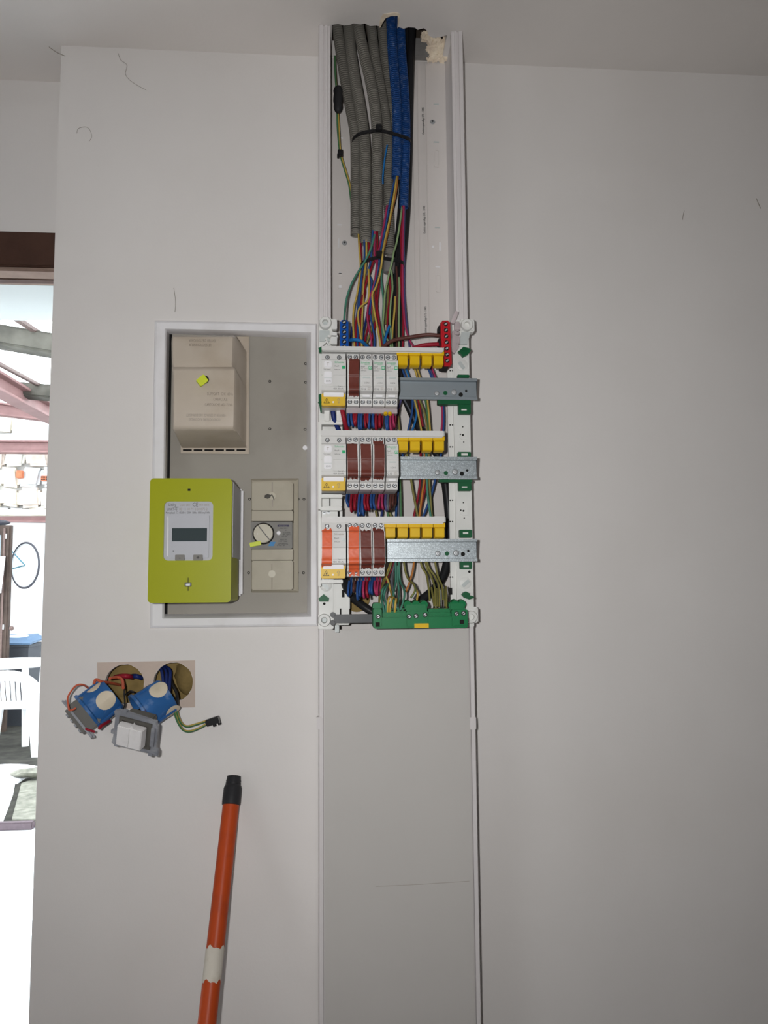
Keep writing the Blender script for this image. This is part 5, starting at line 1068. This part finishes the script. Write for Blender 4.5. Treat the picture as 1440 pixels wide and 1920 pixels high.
# ================================================================== the yard beyond the doorway
YS0 = Wz(30, 1543, .03).y
m = MB(); m.box(-6, 4, 0.1, YS0, -.06, -.002); S(tag(m.build('porch_slab', o_slab), 'bright pale concrete floor just outside the doorway', 'ground'))
m = MB(); m.box(-8, 4, YS0, 9.2, -.12, .03); S(tag(m.build('yard_ground', o_dirt), 'dark earthy yard ground under the chair', 'ground'))
m = MB(); m.box(-3.2, Wz(66, 1542, .03).x, YS0-.05, YS0-.001, -.002, .045, .006); tag(recenter(m.build('edge_strip', o_strip)), 'dark metal strip lying along the edge of the porch floor', 'strip')
m = MB(); c = [Wz(22, 1538, .034), Wz(90, 1538, .034), Wz(92, 1450, .034), Wz(40, 1470, .034)]
m.raw([v+Vector((0, 0, h)) for h in (-.008, .006) for v in c], [(0, 1, 2, 3), (4, 5, 6, 7), (0, 1, 5, 4), (1, 2, 6, 5), (2, 3, 7, 6), (3, 0, 4, 7)]); tag(recenter(m.build('ground_plate', o_plate)), 'speckled greenish stone plate on the ground beyond the strip', 'stone')
def sheet(L, label, z=.045, seed=1):
    rnd = random.Random(seed); c = [Wz(a, b, z) for a, b in L]; ctr = sum(c, Vector())/len(c); m = MB(); n = len(c)
    top_ = [v+Vector((0, 0, rnd.uniform(-.004, .006))) for v in c]; inn = [v.lerp(ctr, .45)+Vector((0, 0, rnd.uniform(.02, .05))) for v in c]
    m.rings([[Vector((v.x, v.y, .028)) for v in c], top_, inn], True, True); tag(recenter(m.build('ground_sheet', o_paper, ang=60)), label, 'sheet')
sheet([(-60, 1438), (20, 1434), (72, 1436), (70, 1452), (48, 1456), (33, 1466), (-60, 1476)], 'white plastic sheet on the ground nearest the chair', seed=2)
sheet([(-60, 1472), (28, 1468), (25, 1485), (18, 1505), (6, 1536), (-60, 1545)], 'white plastic sheet on the ground beside the speckled plate', seed=3)
m = MB(); m.lump(Wz(58, 1458, .05)+Vector((0, 0, .034)), .10, 2, .2, (1.6, .8, .35), seed=8); tag(recenter(m.build('rubble_stone', o_plate)), 'low rubble stone beside the white sheets', 'stone')

# plastic garden chair, back towards us
cp = Wz(10, 1420, .03); cx, cy = cp.x, cp.y
chr_ = empty('garden_chair', (cx, cy, .03), 'white plastic garden chair with slatted back seen from behind', 'chair')
zg = .03
def cpart(name, fn, mt=o_white, ang=40):
    m = MB(); fn(m); return m.build(name, mt, chr_, ang)
def V3(a, b, c_): return Vector((cx+a, cy+b, zg+c_))
cpart('seat', lambda m: m.box(cx-.23, cx+.23, cy+.05, cy+.42, zg+.40, zg+.425, .012))
arch = [(-.27, .42)]+[(-.27*cos(pi*k/14), .55+.20*sin(pi*k/14)) for k in range(15)]+[(.27, .42)]
inn_ = [(-.19, .46)]+[(-.19*cos(pi*k/14), .56+.10*sin(pi*k/14)) for k in range(15)]+[(.19, .46)]
def backfn(m):
    lean = lambda a, b: V3(a, -(b-.42)*.25+.03-.25*a*a*-2.0, b)
    m.slab(arch, [inn_], lean, Vector((0, .022, 0)))
cpart('backrest', backfn)
for k in range(9):
    a = -.17+.0425*k; h_ = .56+.10*math.sqrt(max(0, 1-(a/.19)**2))
    cpart('slat', lambda m: m.rings([[V3(a+sx*.0155, -(b-.42)*.25+.035+.5*a*a+sy, b) for sx, sy in ((-1, 0), (1, 0), (1, .012), (-1, .012))] for b in (.455, h_+.012)]))
for sx in (-1, 1):
    cpart('leg', lambda m: m.rings([[V3(sx*(.21+t*.05)+q*(.045-.015*t), .02-t*.05+r_, .42*(1-t)) for q, r_ in ((-1, 0), (1, 0), (1, .05), (-1, .05))] for t in (0, .35, 1)]))
    cpart('leg', lambda m: m.rings([[V3(sx*(.22+t*.05)+q*(.04-.012*t), .36+t*.04+r_, .42*(1-t)) for q, r_ in ((-1, 0), (1, 0), (1, .04), (-1, .04))] for t in (0, 1)]))
    cpart('armrest', lambda m: m.rings([[V3(sx*(.265+q*.03), yy, zz+r_) for q, r_ in ((-1, 0), (1, 0), (1, .022), (-1, .022))] for yy, zz in ((.02, .54), (.10, .60), (.28, .60), (.36, .56), (.39, .42))]))
# round table
tp = W(14, 1245, 6.56); tz = W(20, 1240, 6.56).z
tb_ = empty('garden_table', (tp.x, 6.56, .03), 'round white plastic table behind the garden chair', 'table')
m = MB(); m.lathe([(0, 0), (.43, 0), (.45, .01), (.45, .035), (.43, .04), (0, .04)], Vector((tp.x, 6.56, tz-.04)), Vector((0, 0, 1)), 40); m.build('table_top', o_white, tb_)
for sx in (-1, 1):
    for sy in (-1, 1):
        m = MB(); m.tube([Vector((tp.x+sx*.27, 6.56+sy*.27, tz-.04)), Vector((tp.x+sx*.31, 6.56+sy*.31, .03))], .03, 10); m.build('leg', o_white, tb_)
# wheelie bin
b0 = W(40, 1206, 7.5); bn = empty('wheelie_bin', (b0.x, 7.5, .03), 'dark wheelie bin with blue lid behind the white table', 'bin')
m = MB(); bw = .185; bx = b0.x-.03
m.rings([[Vector((bx+a*s_, 7.5+b*s_*1.1, z)) for a, b in ((-bw, -bw), (bw, -bw), (bw, bw), (-bw, bw))] for s_, z in ((.78, .03), (1.0, b0.z-.03), (1.06, b0.z-.03), (1.06, b0.z))]); m.build('body', o_bin, bn)
m = MB(); m.rings([[Vector((bx+a*s_, 7.5+b*s_*1.1, z+(.03 if b > 0 else 0))) for a, b in ((-bw, -bw), (bw, -bw), (bw, bw), (-bw, bw))] for s_, z in ((1.12, b0.z), (1.12, b0.z+.02), (.95, b0.z+.035), (.80, b0.z+.06))]); lid = m.build('lid', o_binlid, bn)
m = MB(); m.lathe([(0, 0), (.10, 0), (.10, .006), (0, .006)], Vector((bx, 7.5, b0.z+.075)), Vector((0, -.1, 1)), 24); m.build('lid_sticker', o_paper, lid)
for sx in (-1, 1):
    m = MB(); m.lathe([(0, 0), (.09, 0), (.09, .05), (0, .05)], Vector((bx+sx*.19, 7.5+.22, .12)), Vector((sx, 0, 0)), 20); m.build('wheel', o_tyre, bn)
# old door leaning
dl = W(22, 985, 7.020); db = W(14, 1240, 7.020); dn = empty('leaning_door', (dl.x-.3, 7.020, .03), 'old dark wooden door with glass leaning upright outside', 'door')
zb_ = .03; slope = (db.x-dl.x)/(db.z-dl.z)
def dpt(o_, z, y): return Vector((dl.x+(z-dl.z)*slope+o_, y, z))
def dpart(nm, o0, o1, za_, zb2, y0, y1, mt, par=None):
    m = MB(); m.rings([[dpt(o0, z, y0), dpt(o1, z, y0), dpt(o1, z, y1), dpt(o0, z, y1)] for z in (zb2, za_)]); return m.build(nm, mt, par or dn)
dpart('stile', -.10, 0, dl.z, zb_, 7.010, 7.060, o_door); dpart('stile', -.80, -.70, dl.z, zb_, 7.010, 7.060, o_door)
dpart('top_rail', -.70, -.10, dl.z, dl.z-.10, 7.015, 7.055, o_door); dpart('bottom_rail', -.70, -.10, zb_+.2, zb_, 7.015, 7.055, o_door); dpart('mid_rail', -.70, -.10, .8, .7, 7.015, 7.055, o_door)
dpart('glazing_bead', -.075, -.055, dl.z-.03, zb_+.2, 7.000, 7.010, o_thin); dpart('glazing_bead', -.03, -.015, dl.z-.02, zb_+.2, 7.000, 7.010, o_door)
gp = dpart('pane', -.70, -.10, dl.z-.10, .8, 7.030, 7.038, o_glass); dpart('lower_panel', -.70, -.10, .70, zb_+.2, 7.025, 7.045, o_door)
for z in (W(5, 1180, 7.020).z, W(14, 1010, 7.020).z):
    m = MB(); m.tube([dpt(-.045, z, 7.000), dpt(-.045, z+.05, 7.000)], .008, 8); m.build('hinge', steel, dn)
m = MB(); q = dpt(.02, W(18, 1178, 7.020).z, 7.020); m.lathe([(0, 0), (.022, .0), (.026, .012), (.02, .026), (0, .03)], q, Vector((1, -.3, 0)), 16); m.build('door_knob', o_thin, dn)
wp_ = W(-20, 1042, 6.900); m = MB(); c = [W(-30, 1043, 6.940), W(10, 1043, 6.940), W(2, 1112, 6.960), W(-30, 1112, 6.960)]; m.raw([v+Vector((0, h, 0)) for h in (0, .004) for v in c], [(0, 1, 2, 3), (4, 5, 6, 7), (0, 1, 5, 4), (1, 2, 6, 5), (2, 3, 7, 6), (3, 0, 4, 7)]); tag(recenter(m.build('white_board', o_paper)), 'small white board leaning on the old door', 'board')

# stone wall with pieces
YS = 8.3
sw = empty('wall_stone', (-3, YS, 0)); S(sw); tag(sw, 'rough stone wall at the far side of the yard', 'wall')
zt_ = W(40, 778, YS).z; zl = W(40, 968, YS).z
m = MB(); m.box(-8, 2, YS+.05, YS+.4, -.1, zt_); m.build('mortar_core', o_mortar, sw)
rnd = random.Random(5)
yrow = 782
while yrow < 962:
    h = rnd.uniform(16, 36); a = -40+rnd.uniform(-25, 0)
    while a < 105:
        w_ = rnd.uniform(20, 46); c = W(a+w_/2, yrow+h/2, YS); hw = w_/2/1440*9.6*1.0; hh = h/2/1440*9.6*rnd.uniform(.92, 1.06)
        t = bmesh.new(); bmesh.ops.create_cube(t, size=2.0); bmesh.ops.bevel(t, geom=t.edges[:], offset=.30, segments=2, affect='EDGES')
        k1, k2, k3 = rnd.uniform(-.2, .2), rnd.uniform(-.2, .2), rnd.uniform(.06, .075)
        for v in t.verts: v.co = c+Vector((v.co.x*hw*rnd.uniform(.96, 1.03)+v.co.z*hw*k1, v.co.y*k3+.045+rnd.uniform(-.008, .008), v.co.z*hh*rnd.uniform(.96, 1.03)+v.co.x*hh*k2))
        m = MB(); m.add(t); m.build('stone', o_stone[rnd.randrange(4)], sw, 50); a += w_+rnd.uniform(0, 3)
    yrow += h+rnd.uniform(0, 3)
for a0, b0_, a1, b1 in ((30, 882, 42, 896), (76, 892, 88, 901)):
    m = MB(); boxpx(m, a0, b0_, a1, b1, YS-.075, YS, .006); bk = m.build('brick', o_brick, sw)
    if a0 > 50:
        m = MB()
        for i in range(4):
            for j in range(2): boxpx(m, a0+1+i*3, b0_+1.3+j*4, a0+2.8+i*3, b0_+3.8+j*4, YS-.077, YS-.06)
        m.build('brick_hole', hole, bk)
m = MB(); m.box(-8, 2, YS-.10, YS+.1, -.1, zl, .02); m.build('render_band', o_render, sw)
m = MB(); boxpx(m, 22, 778, 92, 826, YS-.12, YS, .01); m.build('plaster_patch', o_render, sw)
# steel and timber of the lean-to roof
def beam(L, hw, hh, mt, name, label, cat='beam', grp_=None, web=False):
    P = [W(*p) for p in L]; d = (P[1]-P[0]).normalized(); s = d.cross(Vector((0, 0, 1))).normalized(); u = s.cross(d); c = (P[0]+P[1])/2; hl = (P[1]-P[0]).length/2
    root = empty(name, c-Vector((0, 0, hh)), label, cat, grp_)
    if web:
        m = MB(); m.obox(c, d*hl, s*.008, u*hh); m.build('web', mt, root)
        for sg in (-1, 1):
            m = MB(); m.obox(c+u*(sg*hh), d*hl, s*hw, u*.010, .002); m.build('flange', mt, root)
    else:
        m = MB(); m.obox(c, d*hl, s*hw, u*hh, min(hw, hh)*.25); m.build('timber', mt, root)
beam([(-60, 838, 8.0), (120, 839, 8.0)], .07, .062, o_steel, 'steel_beam', 'red steel beam across the stone wall', web=True)
beam([(-60, 969, 8.0), (120, 971, 8.0)], .06, .05, o_steel, 'steel_beam', 'red steel beam along the foot of the stone wall above the bicycle', web=True)
beam([(-60, 962, 7.6), (120, 961, 7.6)], .05, .035, o_stone[1], 'timber_plank', 'yellowish timber lying on the lower red steel beam', 'plank')
beam([(-40, 700, 4.0), (130, 795, 6.4)], .07, .06, o_steel, 'steel_rafter', 'red steel rafter sloping down to the right', 'rafter', web=True)
beam([(-40, 762, 6.6), (130, 785, 7.4)], .05, .055, o_steel, 'steel_rafter', 'red steel rafter nearly level below the sloping one', 'rafter', web=True)
beam([(-60, 622, 3.4), (130, 654, 3.4)], .08, .062, o_beam, 'roof_purlin', 'weathered roof purlin nearest the doorway', 'purlin')
beam([(-60, 724, 5.0), (130, 740, 5.0)], .08, .055, o_beam, 'roof_purlin', 'weathered roof purlin farther out in the yard', 'purlin')
beam([(30, 597, 3.0), (130, 662, 4.2)], .016, .014, o_thin, 'roof_rod', 'thin brown rod under the near roof sheets', 'rod')
beam([(-10, 678, 3.9), (110, 742, 5.6)], .016, .013, o_thin, 'roof_rod', 'thin brown rod under the far roof sheets', 'rod')
for i in range(5):
    x0 = -6+i*2.0; m = MB(); n = 24
    zA, zB = W(40, 600, 3.0).z+.18, W(40, 640, 7.8).z+.35
    P = [(x0+2.0*k/n, .018*math.sin(k*pi/2)) for k in range(n+1)]
    m.rings([[Vector((x, y, z+o_)) for x, o_ in P] for y, z in ((1.2, zA-.15), (8.2, zB))], False, False, closed=False)
    o = m.build('roof_sheet', o_sheet, ang=80); tag(recenter(o), 'white translucent corrugated roof sheet over the yard, %s from the left' % ('first', 'second', 'third', 'fourth', 'fifth')[i], 'roof sheet', 'translucent roof sheets')
# bicycle hung on the wall
bc = W(47, 1060, 7.2); bk = empty('bicycle', (bc.x-.3, 7.4, bc.z-.30), 'small turquoise bicycle hung against the far yard wall', 'bicycle')
ang_ = radians(36); bu = Vector((cos(ang_), -sin(ang_), 0)); R0 = 41/1440*8.5
def wheel(c):
    m = MB(); N = 36; m.tube([c+(bu*cos(2*pi*k/N)+Vector((0, 0, 1))*sin(2*pi*k/N))*R0 for k in range(N+1)], .011, 8, cap=False); t = m.build('tyre', o_tyre, bk)
    m = MB(); m.tube([c+(bu*cos(2*pi*k/N)+Vector((0, 0, 1))*sin(2*pi*k/N))*(R0-.014) for k in range(N+1)], .006, 6, cap=False); m.build('rim', steel, bk)
    for k in range(14):
        a = 2*pi*k/14; m = MB(); m.tube([c, c+(bu*cos(a)+Vector((0, 0, 1))*sin(a))*(R0-.02)], .0025, 5); m.build('spoke', steel, bk)
wheel(bc); c2 = bc-bu*.85; wheel(c2)
Zv = Vector((0, 0, 1))
def bt(nm, P, r, mt=o_bike):
    m = MB(); m.tube(P, r, 8); m.build(nm, mt, bk)
bb_ = bc-bu*.36+Zv*-.05; st = bc-bu*.50+Zv*.36; hd = c2+bu*.12+Zv*.36
bt('chain_stay', [bc, bb_], .008); bt('seat_stay', [bc, st-Zv*.04], .007); bt('seat_tube', [bb_, st+Zv*.10], .012); bt('down_tube', [bb_, hd], .012); bt('top_tube', [st-Zv*.04, hd+Zv*.03], .010); bt('fork', [hd+Zv*.08, c2], .013)
bt('handlebar', [hd+Zv*.12-bu*.02+Vector((-.2, 0, .03)), hd+Zv*.12, hd+Zv*.12+Vector((.2, 0, .03))], .012, steel); bt('crank', [bb_+Zv*-.1, bb_+Zv*.1], .010, steel)
m = MB(); m.lump(st+Zv*.12, .10, 2, .03, (1.2, .7, .3)); m.build('saddle', o_tyre, bk)

ORD = ['first', 'second', 'third', 'fourth', 'fifth', 'sixth', 'seventh', 'eighth', 'ninth', 'tenth', 'eleventh', 'twelfth', 'thirteenth', 'fourteenth']
for (cn_, where), L in REPS.items():
    if len(L) > 1:
        for i, (x, o) in enumerate(sorted(L, key=lambda t: t[0])): o['label'] = '%s %s wire from the left %s' % (ORD[i], cn_, where)
    else: del L[0][1]['group']
# drop the loose prototype screw
bpy.data.objects.remove(screw0)
